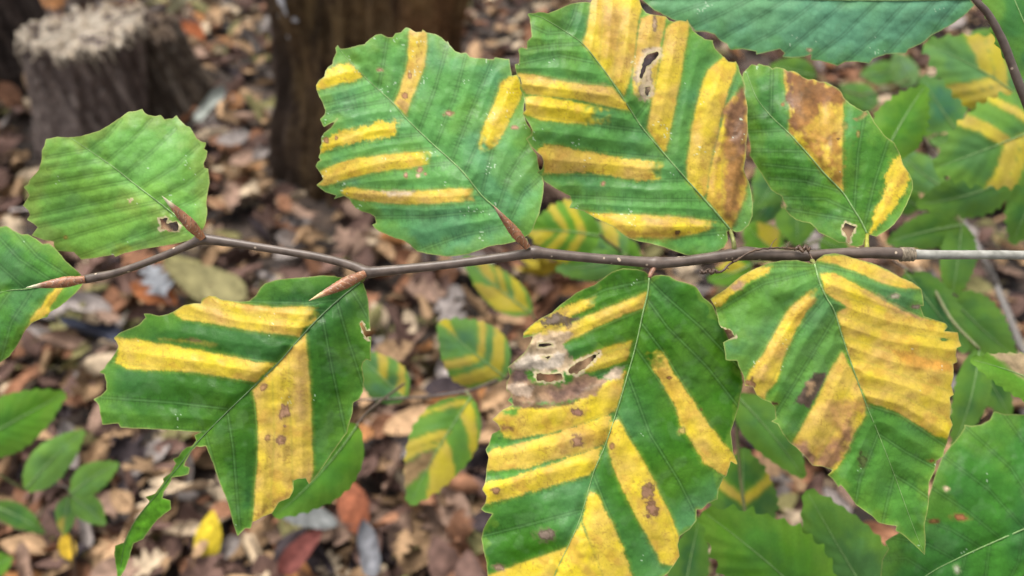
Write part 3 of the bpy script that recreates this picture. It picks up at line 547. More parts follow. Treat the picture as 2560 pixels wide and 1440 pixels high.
L6 = leaf_spec(CR6,
 [795,85,780,70,740,58,680,55,630,70,590,100,550,130,500,150,470,165,430,195,390,225,360,255,310,280,280,300,250,325,232,345,228,370,275,360,265,385,240,430,225,445,190,475,160,500,170,540,155,570,155,605,180,625,160,650,185,670,140,690,90,735,115,755,130,780,90,800,75,850,60,870,75,905,65,960,60,1020,45,1050,65,1080,60,1110,40,1140,60,1155,92,1160,70,1190,50,1230,42,1270,50,1320,65,1380,70,1440,100,1520,200,1560,300,1600,370,1640,450,1600,600,1560,720,1520,800,1480,880,1430,905,1395,935,1350,925,1300,935,1260,980,1230,1010,1190,1010,1140,1035,1140,1060,1115,1105,1095,1110,1050,1130,1000,1145,990,1165,925,1197,942,1175,880,1165,790,1180,745,1200,680,1220,570,1210,510,1185,440,1160,380,1130,320,1100,260,1085,225,1060,200,1040,185,1025,160,1005,135,960,120,920,110,890,90,850,85,820,88,800,98],
 [797,98,790,170,770,250,740,390,710,500,660,670,600,850,545,980,490,1170,430,1310,370,1440,340,1560],
 [[790,110,600,150,300,295],[785,165,560,255,280,370],[770,240,480,360,240,435],[735,395,450,480,165,560],[700,490,430,590,160,640],[650,690,350,800,90,830],[600,850,300,930,65,985],[545,980,300,1050,60,1120],[490,1145,250,1210,45,1260],[430,1310,140,1410],[800,110,870,180,1030,320,1200,500],[785,190,880,320,1060,500,1200,680],[760,300,860,430,1040,720,1190,930],[735,410,870,600,1000,850,1140,1000],[700,530,800,800,930,1010,1000,1150],[650,710,720,840,850,1080,940,1340],[605,840,760,1210,860,1390],[545,985,640,1220,730,1480],[490,1180,590,1440,610,1560]],
 bands=[([230,355,300,285,380,245,480,205,570,170,565,205,500,250,450,270,440,310,360,330,280,345],{'tone':.15,'amp':10,'fade':[(610,180,110)]}),
        ([300,345,450,300,560,250,680,205,790,160,775,235,690,260,580,310,480,360,400,395,270,420,240,400],{'tone':.45,'str':.95}),
        ([440,480,600,410,720,380,700,470,540,520,500,520],{'tone':.35,'str':.8}),
        ([540,600,690,520,655,680,640,705,500,755,350,800,150,830,130,780,88,735,140,690,200,680,350,680,460,660],{'tone':.35,'amp':8}),
        ([65,890,120,860,250,830,400,790,500,755,630,715,615,790,595,850,500,885,380,915,250,950,150,970,60,965],{'tone':.5,'amp':10}),
        ([50,1020,150,1000,250,975,400,920,500,885,590,850,560,940,530,985,420,1015,300,1050,180,1085,110,1105,55,1115],{'tone':.3,'amp':9}),
        ([140,1410,280,1360,430,1310,370,1440,330,1580,100,1540,70,1440],{'tone':.3}),
        ([760,410,860,430,900,520,960,600,1040,720,1120,830,1175,890,1200,945,1165,930,1145,992,1090,960,1040,930,1000,850,940,760,920,680,870,600,820,510],{'tone':.3,'amp':7,'fade':[(770,395,150)]}),
        ([615,750,660,735,720,840,800,970,850,1080,900,1180,930,1260,945,1350,905,1395,850,1380,820,1320,760,1210,700,1100,650,990,620,900,605,830],{'tone':.35,'amp':5}),
        ([530,1055,570,1075,600,1150,640,1220,680,1320,720,1440,735,1520,600,1500,540,1350,500,1190,515,1110],{'tone':.35,'amp':8}),
        ([490,1200,530,1290,590,1440,600,1580,330,1600,370,1440,430,1310],{'tone':.25})],
 browns_and_lit=[([275,360,440,335,455,350,400,395,440,440,450,475,430,510,410,530,380,520,280,520,180,510,160,500,230,430],(0.40,0.29,0.18),{'amp':22}),
         ([150,530,200,510,280,570,420,580,500,520,560,550,600,560,570,600,555,635,460,650,350,670,250,670,190,665,150,605],(0.26,0.155,0.09),{'amp':22}),
         ([190,480,240,440,420,440,400,500,280,515,190,505],(0.50,0.42,0.33),{'amp':16}),([150,590,200,560,280,590,260,640,190,620],(0.48,0.36,0.26),{'amp':10}),
         ([340,610,460,570,540,560,460,640,360,660],(0.15,0.085,0.06),{'amp':26,'soft':12}),([590,545,640,500,682,500,668,550,630,560],(0.42,0.32,0.23),{'amp':6}),([175,505,240,510,250,560,190,570],(0.13,0.08,0.07),{'amp':14,'soft':10}),
         ([180,650,300,665,460,655,460,668,300,690,190,680],(0.12,0.065,0.03),{'amp':8}),
         ([130,690,215,685,200,712,140,715],(0.07,0.2,0.02),{'amp':12}),([80,815,170,820,195,850,130,865,85,845],(0.06,0.19,0.02),{'amp':14}),([60,970,200,965,205,985,100,1005,60,1005],(0.06,0.19,0.02),{'amp':12}),
         ([125,760,190,765,185,785,130,790],(0.25,0.12,0.05),{'amp':8})],
 spots=[(790,1055,28,35,(0.24,0.14,0.09)),(808,1140,26,42,(0.22,0.12,0.08)),(380,288,66,30,(0.13,0.10,0.085)),(475,703,30,18,(0.24,0.13,0.10)),(475,830,25,24,PINK),(330,1255,34,24,(0.17,0.13,0.11)),(945,785,15,15,(0.40,0.33,0.10)),(630,855,12,12,TANB),(890,548,11,8,(0.2,0.1,0.04)),(1030,692,6,6,(.15,.08,.03)),(110,1055,18,14,(0.27,0.15,0.08)),(120,1405,22,14,(.30,.22,.16))],
 holes=[[288,527,340,532,400,530,407,555,350,566,295,560],[432,512,480,475,545,447,572,437,535,480,500,512,470,530,440,527],[315,455,357,450,340,465],[300,392,365,394,366,404,300,406]],
 green=((0.030,0.125,0.006),(0.060,0.185,0.066)), depth=0.2685, tilt=(0.03,-0.13), seed=18, pleat=0.0011, rim=9, fleck=0.74, stalk=[(1638,664,0.270)], stalkcol=(0.24,0.12,0.075), stalk_r=8, edge=12,  # second green is lightened towards teal to paint in sky sheen
 label='long drooping beech leaf with many yellow bands and a dried brown torn patch')
CR7 = (1740, 600, 0.5696)
L7 = leaf_spec(CR7,
 [520,105,530,85,560,65,610,58,660,68,700,82,770,100,840,130,900,165,950,185,990,215,997,250,1000,290,985,290,1000,335,1050,350,1095,365,1105,380,1090,400,1150,405,1155,440,1165,465,1145,475,1140,510,1148,535,1130,545,1130,600,1120,640,1132,680,1115,690,1120,740,1115,780,1128,810,1115,840,1105,880,1090,920,1085,950,1055,970,1050,1010,1025,1060,1020,1100,1022,1150,1015,1200,1003,1250,1008,1320,1005,1385,960,1340,910,1295,875,1275,880,1255,850,1252,800,1240,770,1210,720,1175,700,1160,680,1130,650,1090,635,1075,625,1085,600,1050,578,1030,600,1010,560,995,510,990,480,950,440,910,425,900,415,895,380,850,360,810,325,795,350,785,345,735,325,712,290,700,265,680,250,645,215,640,210,600,190,560,180,530,130,528,125,480,118,450,165,425,155,405,120,395,100,370,95,340,85,300,75,275,62,260,90,240,130,215,170,180,210,150,260,125,320,100,380,90,440,88,490,98],
 [520,105,540,180,570,250,605,310,640,420,680,540,720,650,750,730,800,850,870,1030,950,1250,1003,1380],
 [[525,112,320,110,70,265],[535,130,300,190,90,310],[540,195,400,310,215,620],[565,255,430,420,300,690],[610,340,500,520,340,780],[645,485,540,680,425,895],[690,600,600,850,515,990],[750,755,660,930,585,1030],[800,850,720,1050,700,1160],[870,1030,840,1150,820,1240],[530,105,720,145,985,212],[545,145,780,240,1000,345],[560,220,800,300,1095,385],[610,320,850,400,1150,440],[640,420,850,490,1140,530],[675,510,900,590,1130,670],[720,640,900,680,1125,800],[750,722,900,770,1090,900],[800,850,920,930,1050,1000],[870,1030,950,1080,1020,1130]],
 bands=[([530,88,560,70,640,66,760,100,900,162,990,212,900,212,820,190,720,145,620,108],{'tone':.55,'amp':4}),
        ([545,150,600,145,680,180,780,240,900,310,1000,345,1095,365,1095,400,1155,405,1165,465,1145,530,1130,640,1135,680,1120,740,1130,810,1110,870,1040,855,960,800,870,750,800,725,755,715,720,640,680,540,645,420,628,360,620,318,665,297,570,232],{'tone':.45,'amp':6,'fade':[(600,290,40)]}),
        ([545,215,535,260,480,320,430,410,380,530,355,620,310,665,300,695,262,680,245,645,212,640,240,570,300,490,350,400,400,310,470,245,530,205],{'tone':.5,'amp':5,'fade':[(560,215,90)]}),
        ([640,490,690,580,740,700,745,770,700,840,660,930,620,1000,582,1032,600,1005,510,992,470,945,422,898,480,790,540,680,590,570],{'tone':.55,'amp':5}),
        ([60,262,130,213,200,153,280,120,330,115,320,145,240,180,180,225,90,300,72,280],{'tone':.15,'amp':9})],
 browns_and_lit=[([515,585,575,582,550,650,500,735,435,715,470,650],(0.085,0.052,0.042),{'amp':8,'soft':4}),([490,625,520,620,520,665,485,685],(0.30,0.19,0.10),{'amp':8}),
         ([600,900,700,770,680,860,640,960,600,1005,515,992,560,920],(0.26,0.13,0.07),{'amp':34,'soft':14,'str':.9}),([425,895,480,890,530,960,510,995,470,950],(0.24,0.125,0.08),{'amp':20,'soft':12,'str':.9}),([560,740,700,690,730,720,620,830],(0.36,0.18,0.07),{'str':.7,'soft':20,'amp':50}),
         ([870,485,1000,510,1140,545,1130,590,1000,570,900,530],(0.42,0.19,0.03),{'str':.75,'soft':12}),([700,200,840,270,980,345,860,310,760,255],(0.45,0.24,0.12),{'str':.6,'soft':12}),([680,360,740,380,760,420,700,420],(0.45,0.27,0.09),{'str':.5,'soft':12}),
         ([150,205,190,175,215,185,200,215,160,222],(0.30,0.18,0.11),{'amp':6}),([255,570,320,540,300,620,250,610],(0.42,0.24,0.10),{'str':.6,'soft':14}),([940,320,980,335,1005,350,960,345],(.22,.13,.06),{'amp':4})],
 spots=[(238,628,20,20,(0.20,0.11,0.06)),(735,970,18,34,(0.09,0.13,0.04)),(345,718,16,8,(.12,.06,.03)),(965,292,16,8,(.22,.18,.14)),(870,245,20,10,(.35,.33,.25)),(1035,968,14,10,(.2,.1,.03)),(1090,437,22,6,(.08,.2,.04))],
 holes=[[112,385,155,402,172,425,135,432]], 
 green=((0.055,0.180,0.028),(0.068,0.185,0.065)), depth=0.262, tilt=(0.10,-0.07), seed=22, pleat=0.0013, rim=4, fleck=0.74, stalk=[(2030,652,0.266)], edge=30,
 bend=[lambda x, y: -0.003 * sst(730, 640, y)],
 label='large beech leaf half turned yellow with a dark rectangular blotch')

# ================================================================== MAIN BRANCH
MB = 0.27 / F
branch = thing('beech_branch', 'slender zigzag beech branch with yellow banded leaves and pointed buds', 'branch', at(2640, 638, 0.272))
def stem_part(name, pts, widths, mat, parent, n=14, seg=7, jit=0.05, seed=3):
    p = smooth_line([at(*q) for q in pts], seg); wd = smooth_line([(a, 0) for a in widths], seg)[:, 0]
    z = np.array([q[2] for q in pts]).mean() / F
    v, f = tube_geo(p, wd * 0.47 * z, n, jitter=jit, seed=seed); return mesh_obj(name, v, f, mat, parent)
ND = [(2262, 636, .2705), (2200, 632, .270), (2120, 633, .270), (2000, 640, .270), (1905, 636, .270), (1862, 634, .270), (1800, 641, .270), (1720, 652, .270), (1660, 657, .270), (1638, 657, .270), (1610, 655, .270), (1480, 645, .270), (1370, 634, .270), (1334, 631, .270), (1300, 637, .270), (1120, 661, .270), (960, 677, .270), (916, 680, .270), (885, 666, .270), (800, 643, .270), (620, 613, .270), (530, 600, .270), (503, 598, .270), (478, 610, .270), (400, 643, .270), (300, 679, .270), (235, 694, .270), (208, 699, .270)]
WD = [31, 31, 29, 30, 33, 37, 31, 28, 30, 34, 28, 26, 28, 36, 27, 24, 27, 33, 26, 22, 22, 27, 32, 23, 20, 20, 24, 22]
stem_part('stem', ND, WD, M_STEM, branch)
stem_part('old_stem', [(5200, 700, .330), (4000, 660, .292), (2950, 637, .274), (2640, 638, .272), (2440, 637, .271), (2330, 637, .2705), (2275, 636, .2705)], [27, 25, 23, 23, 23, 24, 27], M_OLD, branch)
def scar():
    p = smooth_line([at(u, 636, .2705) for u in (2250, 2256, 2262, 2270, 2276, 2284)], 3); r = np.array([15.5 + 2.6 * (abs(math.sin(i * 1.9))) for i in range(len(p))]) * MB
    v, f = tube_geo(p, r, 20, jitter=0.10, seed=8); c = np.tile((0.20, 0.16, 0.11), (len(v), 1)) * (0.45 + 0.9 * RNG.rand(len(v)))[:, None]; mesh_obj('growth_ring', v, f, M_ATTR, branch, None, c)
scar()
def bud(base, tip, wpx, seed, tipcol=(0.50, 0.46, 0.30)):
    a = at(*base); b = at(*tip); ax = b - a; L = np.linalg.norm(ax); ax /= L
    n1 = np.cross(ax, UP); n1 /= np.linalg.norm(n1); n2 = np.cross(ax, n1); nr, ns = 64, 28; V = []; c = []; R = wpx * 0.5 * base[2] / F
    bow = (TAB[3][seed, 1] - 0.5) * 0.06 * L
    for i in range(nr):
        t = i / (nr - 1); prof = (0.62 + 0.38 * min(1, t / 0.3)) * max(0.0, 1 - max(0, (t - 0.34) / 0.66) ** 1.35) + 0.015
        for k in range(ns):
            th = 2 * math.pi * k / ns; row = t * 8.5 + 0.5 * math.sin(2 * th + seed + math.floor(t * 4) * 1.3) ; fr = row - math.floor(row)
            r = R * prof * (1.04 - 0.08 * fr)
            V.append(a + ax * L * t + n1 * (r * math.cos(th) + bow * math.sin(math.pi * t)) + n2 * r * math.sin(th))
            h = TAB[9][int(math.floor(row)) & 255, int(th * 2 + seed * 7) & 255]
            col = np.array([0.29, 0.125, 0.060]) * (0.80 + 0.4 * h)
            if fr < 0.14: col = np.array([0.36, 0.23, 0.14])
            elif fr > 0.92: col = col * 0.6
            if h > 0.86: col = col * 0.6 + np.array([0.07, 0.04, 0.05]) * 0.4
            if TAB[11][i, k + seed] > 0.99 and t < 0.9: col = np.array([0.55, 0.45, 0.36])
            m = min(1, max(0, (t - 0.72) / 0.12)); col = col * (1 - m) + np.array(tipcol) * m; c.append(col)
    Fc = [(i * ns + k, i * ns + (k + 1) % ns, (i + 1) * ns + (k + 1) % ns, (i + 1) * ns + k) for i in range(nr - 1) for k in range(ns)]
    return mesh_obj('bud', V, Fc, M_BUD, branch, a, np.array(c))
bud((507, 596, .268), (404, 489, .2585), 28, 2); bud((213, 698, .269), (64, 719, .2625), 27, 5)
bud((912, 684, .268), (772, 752, .259), 29, 8, (0.5, 0.36, 0.18)); bud((1318, 618, .268), (1232, 512, .2585), 26, 11, (0.36, 0.22, 0.15))
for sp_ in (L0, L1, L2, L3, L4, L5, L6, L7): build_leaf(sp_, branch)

# dried tendril wound on the branch
td = thing('dried_tendril', 'thin dried brown tendril wound around the branch', 'tendril', at(1862, 640, .266))
def strand(name, pts, r, parent, mat, seed=0, kink=0.0):
    p = smooth_line([at(*q) for q in pts], 6); p = p + (RNG.rand(*p.shape) - 0.5) * kink; v, f = tube_geo(p, np.linspace(r, r * 0.6, len(p)), 6, jitter=0.3, seed=seed); return mesh_obj(name, v, f, mat, parent)
strand('tendril_stem', [(1790, 682, .262), (1806, 678, .262), (1825, 660, .263), (1850, 646, .2655), (1875, 631, .2665), (1905, 622, .267), (1950, 620, .2675), (1990, 622, .268), (2012, 618, .2665), (2022, 632, .2665), (2034, 652, .265)], 0.00042, td, M_DRY, 4, 0.0003)
strand('withered_tip', [(1796, 682, .262), (1785, 676, .262), (1778, 683, .2615), (1770, 673, .262), (1763, 682, .2615), (1752, 676, .262), (1758, 684, .262), (1749, 680, .2625)], 0.0006, td, M_DRY, 5, 0.0005)
strand('knot', [(1988, 626, .267), (1998, 616, .2665), (2006, 628, .266), (2014, 614, .2665), (2020, 628, .266), (2024, 620, .2665)], 0.00065, td, M_DRY, 6, 0.0005)
strand('thorn', [(1832, 655, .263), (1830, 648, .262), (1833, 645, .262)], 0.0003, td, M_DRY, 7); strand('thorn', [(1815, 668, .2625), (1822, 672, .262)], 0.0003, td, M_DRY, 8)
strand('thorn', [(1925, 621, .267), (1932, 606, .268), (1942, 596, .269)], 0.00014, td, M_DRY, 9); strand('thorn', [(1965, 621, .267), (1971, 608, .268), (1974, 604, .269)], 0.00014, td, M_DRY, 10)

# ================================================================== GENERIC LEAVES AT OTHER DISTANCES
def generic(base, tip, width, depth, tilt=(0, 0), bands=(), browns_and_lit=(), seed=1, green=None, step=None, teeth=11, shape=1.0, tooth=0.055, **kw):
    a = np.array(base, float); b = np.array(tip, float); L = math.hypot(*(b - a)); ax = (b - a) / L; nn = np.array([-ax[1], ax[0]])
    bow = 0.05 * (TAB[5][seed & 255, 2] - 0.5) * 2
    def mid(t): return a + ax * L * t + nn * L * bow * math.sin(math.pi * t)
    def half(t): return 0.5 * width * (max(0, math.sin(math.pi * min(1, t ** (0.82 * shape)))) ** 0.75) * (1 - 0.15 * t)
    ol = []
    for s in (1, -1):
        side = []
        for i in range(teeth * 3 + 1):
            t = i / (teeth * 3); k = i % 3; r = half(t); e = tooth * width * (1.0 if k == 2 else 0.0) * (0.5 + TAB[6][seed & 255, i + 40 * (s > 0)]) * (0 if t < 0.15 else 1)
            side.append(mid(min(1, t + (0.012 if k == 2 else 0))) + nn * s * (r + e * (1 if r > 0 else 0)))
        ol += side if s == 1 else side[::-1][1:-1]
    nv = kw.pop('nv', 9); veins = []
    def vein(s, t):
        te = min(1.0, t + 0.20 + 0.06 * (1 - t)); p0 = mid(t); p2 = mid(te) + nn * s * half(te); pm = (p0 + p2) / 2 - ax * L * 0.02; return [p0, pm, p2]
    for s in (1, -1):
        for i in range(nv): veins.append(vein(s, 0.03 + 0.80 * i / (nv - 1)))
    bl = []
    def strip(s, t0, t1):
        va, vb = smooth_line(vein(s, t0), 4), smooth_line(vein(s, t1), 4); q = np.array(va[-1]) - mid(t0); q2 = np.array(vb[-1]) - mid(t1)
        return np.vstack([va, [va[-1] + q * 0.1, vb[-1] + q2 * 0.1], vb[::-1]])
    for s, t0, t1 in bands: bl.append((strip(s, t0, t1), {'tone': 0.35, 'amp': 7, 'str': 0.74}))
    br = [(strip(s, t0, t1), c, {'amp': 14}) for s, t0, t1, c in browns_and_lit]
    d = dict(outlines=[np.array(ol)], midrib=np.array([mid(t) for t in (0, .25, .5, .75, 0.97)]), veins=veins, bands=bl, browns_and_lit=br, depth=depth, tilt=tilt, seed=seed, fine=False,
             step=step or max(3.5, min(7, L / 32)), vein_w=max(8, L / 28), pleat=0.0008 * min(1.0, L * depth / F / 0.08), wave=0.6 * min(1, L * depth / F / 0.08), droop=1.0 * min(1, L * depth / F / 0.08), rib=2.2)
    if green is not None: d['green'] = green
    d.update(kw); return d
def spray(name, label, cat, stem_pts, stem_w, leaves, group=None, mat=None, stalkcol=(0.12, 0.13, 0.05)):
    pts = [at(*q) for q in stem_pts]; t = thing(name, label, cat, pts[0], group)
    p = smooth_line(pts, 6); z = stem_pts[0][2] / F; r = np.linspace(stem_w, stem_w * 0.55, len(p)) * 0.5 * z
    v, f = tube_geo(p, r, 8, jitter=0.1, seed=3); mesh_obj('stem', v, f, mat or M_BGSTEM, t)
    for L in leaves:
        b0 = at(L['midrib'][0][0], L['midrib'][0][1], L['depth']); q = p[np.argmin(((p - b0) ** 2).sum(1))]
        o = build_leaf(L, t, 'leaf', L.get('mat', M_BGLEAF))
        ln = np.linalg.norm(q - b0)
        if ln > 0.002:
            mid_ = (q + b0) / 2 + np.array([0, 0, -0.08 * ln]); st = smooth_line([q, mid_, b0], 4); tv_, tf_ = tube_geo(st, np.linspace(0.0011, 0.0008, len(st)), 6)
            mesh_obj('petiole', tv_, tf_, M_ATTR, o, None, np.tile(np.asarray(stalkcol), (len(tv_), 1)))
    return t
GB = ((0.078, 0.195, 0.068), (0.066, 0.172, 0.086)); GL = ((0.080, 0.230, 0.018), (0.060, 0.190, 0.024)); GD = ((0.042, 0.135, 0.026), (0.036, 0.118, 0.040))
GM = ((0.070, 0.182, 0.036), (0.058, 0.158, 0.046)); GS = ((0.115, 0.255, 0.070), (0.098, 0.230, 0.080)); GT = ((0.050, 0.170, 0.075), (0.045, 0.150, 0.090))
WHITE = (0.45, 0.37, 0.27)

# upper right branch: leaf painted teal with sky sheen, and the leaf beyond the frame
CR8 = (1580, 0, 0.4306)
L8 = leaf_spec(CR8,
 [60,0,130,60,165,75,180,85,250,120,330,135,370,185,430,185,480,200,510,235,550,255,570,290,640,285,720,300,720,318,780,305,860,285,885,310,870,330,930,335,1000,330,1040,315,1035,350,1100,355,1170,375,1190,385,1240,360,1300,358,1380,370,1400,340,1480,315,1590,310,1605,285,1680,255,1740,205,1790,180,1860,140,1930,90,1990,30,1960,-10,1900,-60,1700,-150,1300,-260,800,-260,400,-150,100,-30],
 [1960,-5,1500,3,1150,0,700,-10,100,-2],
 [[1900,0,1800,120,1740,205],[1760,0,1600,180,1480,315],[1600,2,1420,200,1240,360],[1430,2,1220,210,1035,345],[1250,0,1030,190,870,325],[1080,0,860,170,640,285],[900,-5,680,130,500,230],[700,-10,500,90,350,160],[500,-10,330,50,200,100],[1700,0,1500,-180],[1400,0,1200,-200],[1100,0,850,-220],[800,-5,550,-190],[500,-5,300,-110]],
 browns_and_lit=[([570,292,720,318,700,300,600,280],(0.08,0.2,0.02),{'str':.7}),([1035,345,1190,385,1240,360,1100,350],(0.06,0.16,0.02),{'str':.6}),([370,185,430,185,480,200,440,190],(.12,.07,.03),{'amp':4})],
 spots=[(1035,290,14,10,PALE)], green=((0.115,0.295,0.165),(0.095,0.265,0.175)), edgecol=(0.07,0.21,0.05), depth=0.286, tilt=(-0.08,0.12), seed=25, pleat=0.0003, wave=0.5, droop=0.5, fleck=0.70, vline=0.05, tick=0.04, mottle=0.2, vein_w=14.0, lump=0.4,  # teal greens put the sky sheen into the leaf colour
 label='wide green leaf with painted teal sky sheen and jagged lower edge hanging from the upper twig')
ur = spray('upper_beech_twig', 'brown twig slanting beside a green leaf with painted teal sheen', 'twig', [(2790, 760, .31), (2640, 430, .30), (2560, 243, .293), (2510, 110, .289), (2470, 35, .287), (2440, 0, .286), (2380, -90, .286)], 24,
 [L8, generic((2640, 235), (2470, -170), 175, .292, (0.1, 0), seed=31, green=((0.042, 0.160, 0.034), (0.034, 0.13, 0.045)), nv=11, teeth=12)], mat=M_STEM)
# lower right leaf close behind the branch
CR9 = (1740, 900, 0.375)
L9 = leaf_spec(CR9,
 [1985,340,2050,360,2120,360,2187,365,2420,420,2620,560,2720,780,2700,900,2680,1060,2550,1300,2300,1500,2000,1620,1700,1690,1450,1680,1250,1700,1215,1520,1230,1440,1240,1330,1280,1260,1260,1210,1300,1180,1400,1130,1500,1050,1540,950,1570,850,1600,750,1640,650,1700,570,1760,500,1790,450,1785,430,1840,440,1900,430,1960,400],
 [2705,890,2450,1010,2187,1125,1900,1250,1730,1330,1560,1420,1280,1620],
 [[2500,985,2300,700,2050,360],[2320,1065,2100,720,1790,440],[2187,1125,1950,860,1650,640],[2030,1190,1800,1000,1570,850],[1900,1250,1700,1130,1500,1050],[1730,1330,1550,1230,1300,1180],[1560,1420,1400,1320,1240,1330],[2187,1125,2150,1350,2000,1620],[1960,1225,1930,1450,1800,1660],[1800,1300,1760,1450,1600,1680]],
 spots=[(1670,858,18,14,(0.55,0.48,0.33)),(1765,1048,44,20,(0.26,0.11,0.05)),(1585,1070,30,14,(0.18,0.09,0.03)),(1735,1395,22,30,(0.35,0.42,0.30))],
 browns_and_lit=[([1260,1210,1330,1180,1420,1330,1300,1400,1240,1380],(0.10,0.25,0.025),{'str':.5,'soft':30})],
 green=((0.036,0.155,0.018),(0.030,0.130,0.028)), edgecol=(0.11,0.25,0.03), depth=0.305, tilt=(0.15,-0.12), seed=27, step=3.2, fleck=0.76, pleat=0.0006, wave=0.6, vline=0.25,
 label='large plain green leaf with small brown insect marks')
spray('lower_beech_twig', 'leafy twig carrying a plain green leaf below the half yellow one', 'twig', [(3000, 1230, .33), (2860, 1000, .318), (2760, 860, .306)], 18, [L9])

# understory spray with striped leaves over the litter
spray('striped_beech_seedling', 'out of focus beech seedling with yellow striped leaves over the litter', 'seedling',
 [(1420, 1010, .62), (1340, 960, .56), (1268, 945, .51), (1180, 975, .49), (1090, 990, .49), (1015, 995, .50), (900, 1000, .5)], 9, [
 generic((1263, 943), (1098, 805), 178, .50, (0.1, 0.15), [(-1, .05, .24), (-1, .33, .44), (1, .06, .22), (1, .33, .42), (1, .72, .80)], seed=41, green=GB, shape=1.0, tooth=.03),
 generic((1015, 998), (893, 880), 118, .50, (0, .2), [(1, .05, .2), (1, .40, .55)], seed=42, green=GB, tooth=.03),
 generic((1178, 992), (1024, 1262), 172, .485, (0, -.2), [(-1, .02, .16), (1, .02, .08), (1, .32, .42), (-1, .38, .66), (1, .42, .48)], [(1, .50, .68, (0.26, 0.16, 0.08))], seed=43, green=GM, tooth=.03)])
spray('hidden_leaf_seedling', 'blurred plain green leaf showing behind the shredded dark green leaf', 'seedling', [(1010, 960, .46), (930, 1020, .41), (880, 1075, .385)], 7,
 [generic((895, 1062), (685, 1292), 165, .38, (0, -.1), seed=44, green=GL, tooth=.03)])
spray('speckled_seedling', 'small seedling with yellow and green striped leaves behind the middle of the branch', 'seedling', [(1640, 700, .60), (1570, 640, .56), (1500, 585, .53), (1470, 500, .52)], 8, [
 generic((1500, 590), (1318, 575), 165, .52, (.1, .1), [(-1, .18, .30), (-1, .42, .52), (1, .18, .30), (1, .42, .52), (-1, .60, .8)], seed=45, green=GL),
 generic((1568, 640), (1452, 555), 92, .55, (0, 0), [(1, .2, .5)], seed=46, green=GB),
 generic((1560, 645), (1388, 672), 80, .55, (0, 0), seed=47, green=GB),
 generic((1520, 600), (1600, 690), 90, .57, (0, 0), seed=48, green=GL)])
spray('drooping_seedling', 'seedling with a half yellow leaf drooping below the branch', 'seedling', [(1420, 900, .75), (1372, 840, .66), (1335, 796, .60)], 7,
 [generic((1330, 785), (1158, 640), 96, .60, (.1, .1), [(-1, .05, .5), (1, .05, .24), (1, .34, .44), (1, .5, .7)], seed=49, green=GB, tooth=.03)])
# right hand understory
spray('banded_sapling', 'sapling with two yellow banded leaves beside the upper twig', 'sapling', [(2800, 900, .50), (2700, 560, .46), (2640, 330, .44), (2600, 270, .45)], 9, [
 generic((2600, 285), (2312, 108), 205, .45, (0, .1), [(1, .30, .42), (1, .42, .55), (-1, .22, .36), (-1, .36, .46)], seed=51, green=GB),
 generic((2650, 300), (2334, 422), 235, .42, (0, -.1), [(1, .12, .2), (1, .38, .48), (-1, .22, .30), (-1, .30, .44)], seed=52, green=GM),
 generic((2545, 438), (2290, 512), 125, .50, (0, 0), seed=53, green=GM), generic((2625, 425), (2530, 610), 130, .50, (0, 0), seed=54, green=GD),
 generic((2512, 252), (2412, 335), 76, .62, (0, 0), seed=55, green=GD), generic((2500, 85), (2395, 130), 60, .60, (0, 0), seed=57, green=GM)])
spray('bright_sapling', 'sapling with one lime green leaf among dark ones behind the small leaf', 'sapling', [(2420, 700, .62), (2400, 560, .56), (2360, 430, .52), (2330, 380, .52), (2300, 330, .52)], 8, [
 generic((2205, 400), (2314, 213), 140, .43, (.1, .1), seed=61, green=GL), generic((2390, 325), (2306, 190), 140, .60, (0, .1), seed=62, green=GT, tooth=.03), generic((2360, 470), (2250, 380), 95, .58, seed=63, green=GB),
 generic((2420, 360), (2322, 350), 46, .63, seed=64, green=GB), generic((2402, 562), (2215, 606), 92, .50, (0, .1), seed=65, green=GD), generic((2404, 556), (2377, 756), 95, .50, (0, -.1), seed=66, green=GM),
 generic((2300, 520), (2200, 470), 80, .60, seed=67, green=GD), generic((2340, 330), (2260, 290), 60, .66, seed=68, green=GM)])
spray('pair_leaf_sapling', 'sapling with broad dark green leaves beyond the half yellow leaf', 'sapling', [(2620, 960, .60), (2480, 800, .54), (2380, 735, .47), (2280, 680, .45), (2230, 650, .46)], 8, [
 generic((2262, 680), (2418, 880), 125, .45, (0, -.1), seed=71, green=GD), generic((2372, 738), (2538, 892), 140, .475, (0, -.1), seed=72, green=GM), generic((2448, 872), (2384, 1118), 95, .42, (0, -.1), seed=73, green=GM), generic((2425, 885), (2528, 1048), 90, .48, seed=74, green=GD)])
spray('scorched_leaf_twig', 'twig with a pointed green leaf whose edge is dried tan', 'twig', [(2900, 1160, .36), (2800, 1080, .335), (2700, 1020, .315)], 10,
 [generic((2690, 1012), (2426, 898), 118, .31, (.1, -.1), seed=75, green=GL, browns_and_lit=[(1, .30, .62, (0.42, 0.30, 0.18))], tooth=.05)])
spray('lower_sapling', 'sapling with pale green toothed leaves under the long drooping leaf', 'sapling', [(2260, 1780, .44), (2150, 1620, .40), (2040, 1500, .38), (1900, 1380, .42), (1860, 1340, .44)], 9, [
 generic((1838, 985), (2012, 1196), 118, .425, (0, -.1), seed=81, green=GM, tooth=.02), generic((1862, 1350), (1858, 1120), 175, .45, (0, .1), [(1, .38, .48), (-1, .38, .48)], seed=82, green=GD),
 generic((2080, 1560), (1757, 1278), 250, .36, (0, .1), seed=83, green=GL, tooth=.06), generic((2220, 1570), (2016, 1226), 215, .37, (0, .05), seed=84, green=GM, tooth=.03), generic((1705, 1520), (1750, 1290), 105, .43, seed=85, green=GD)])
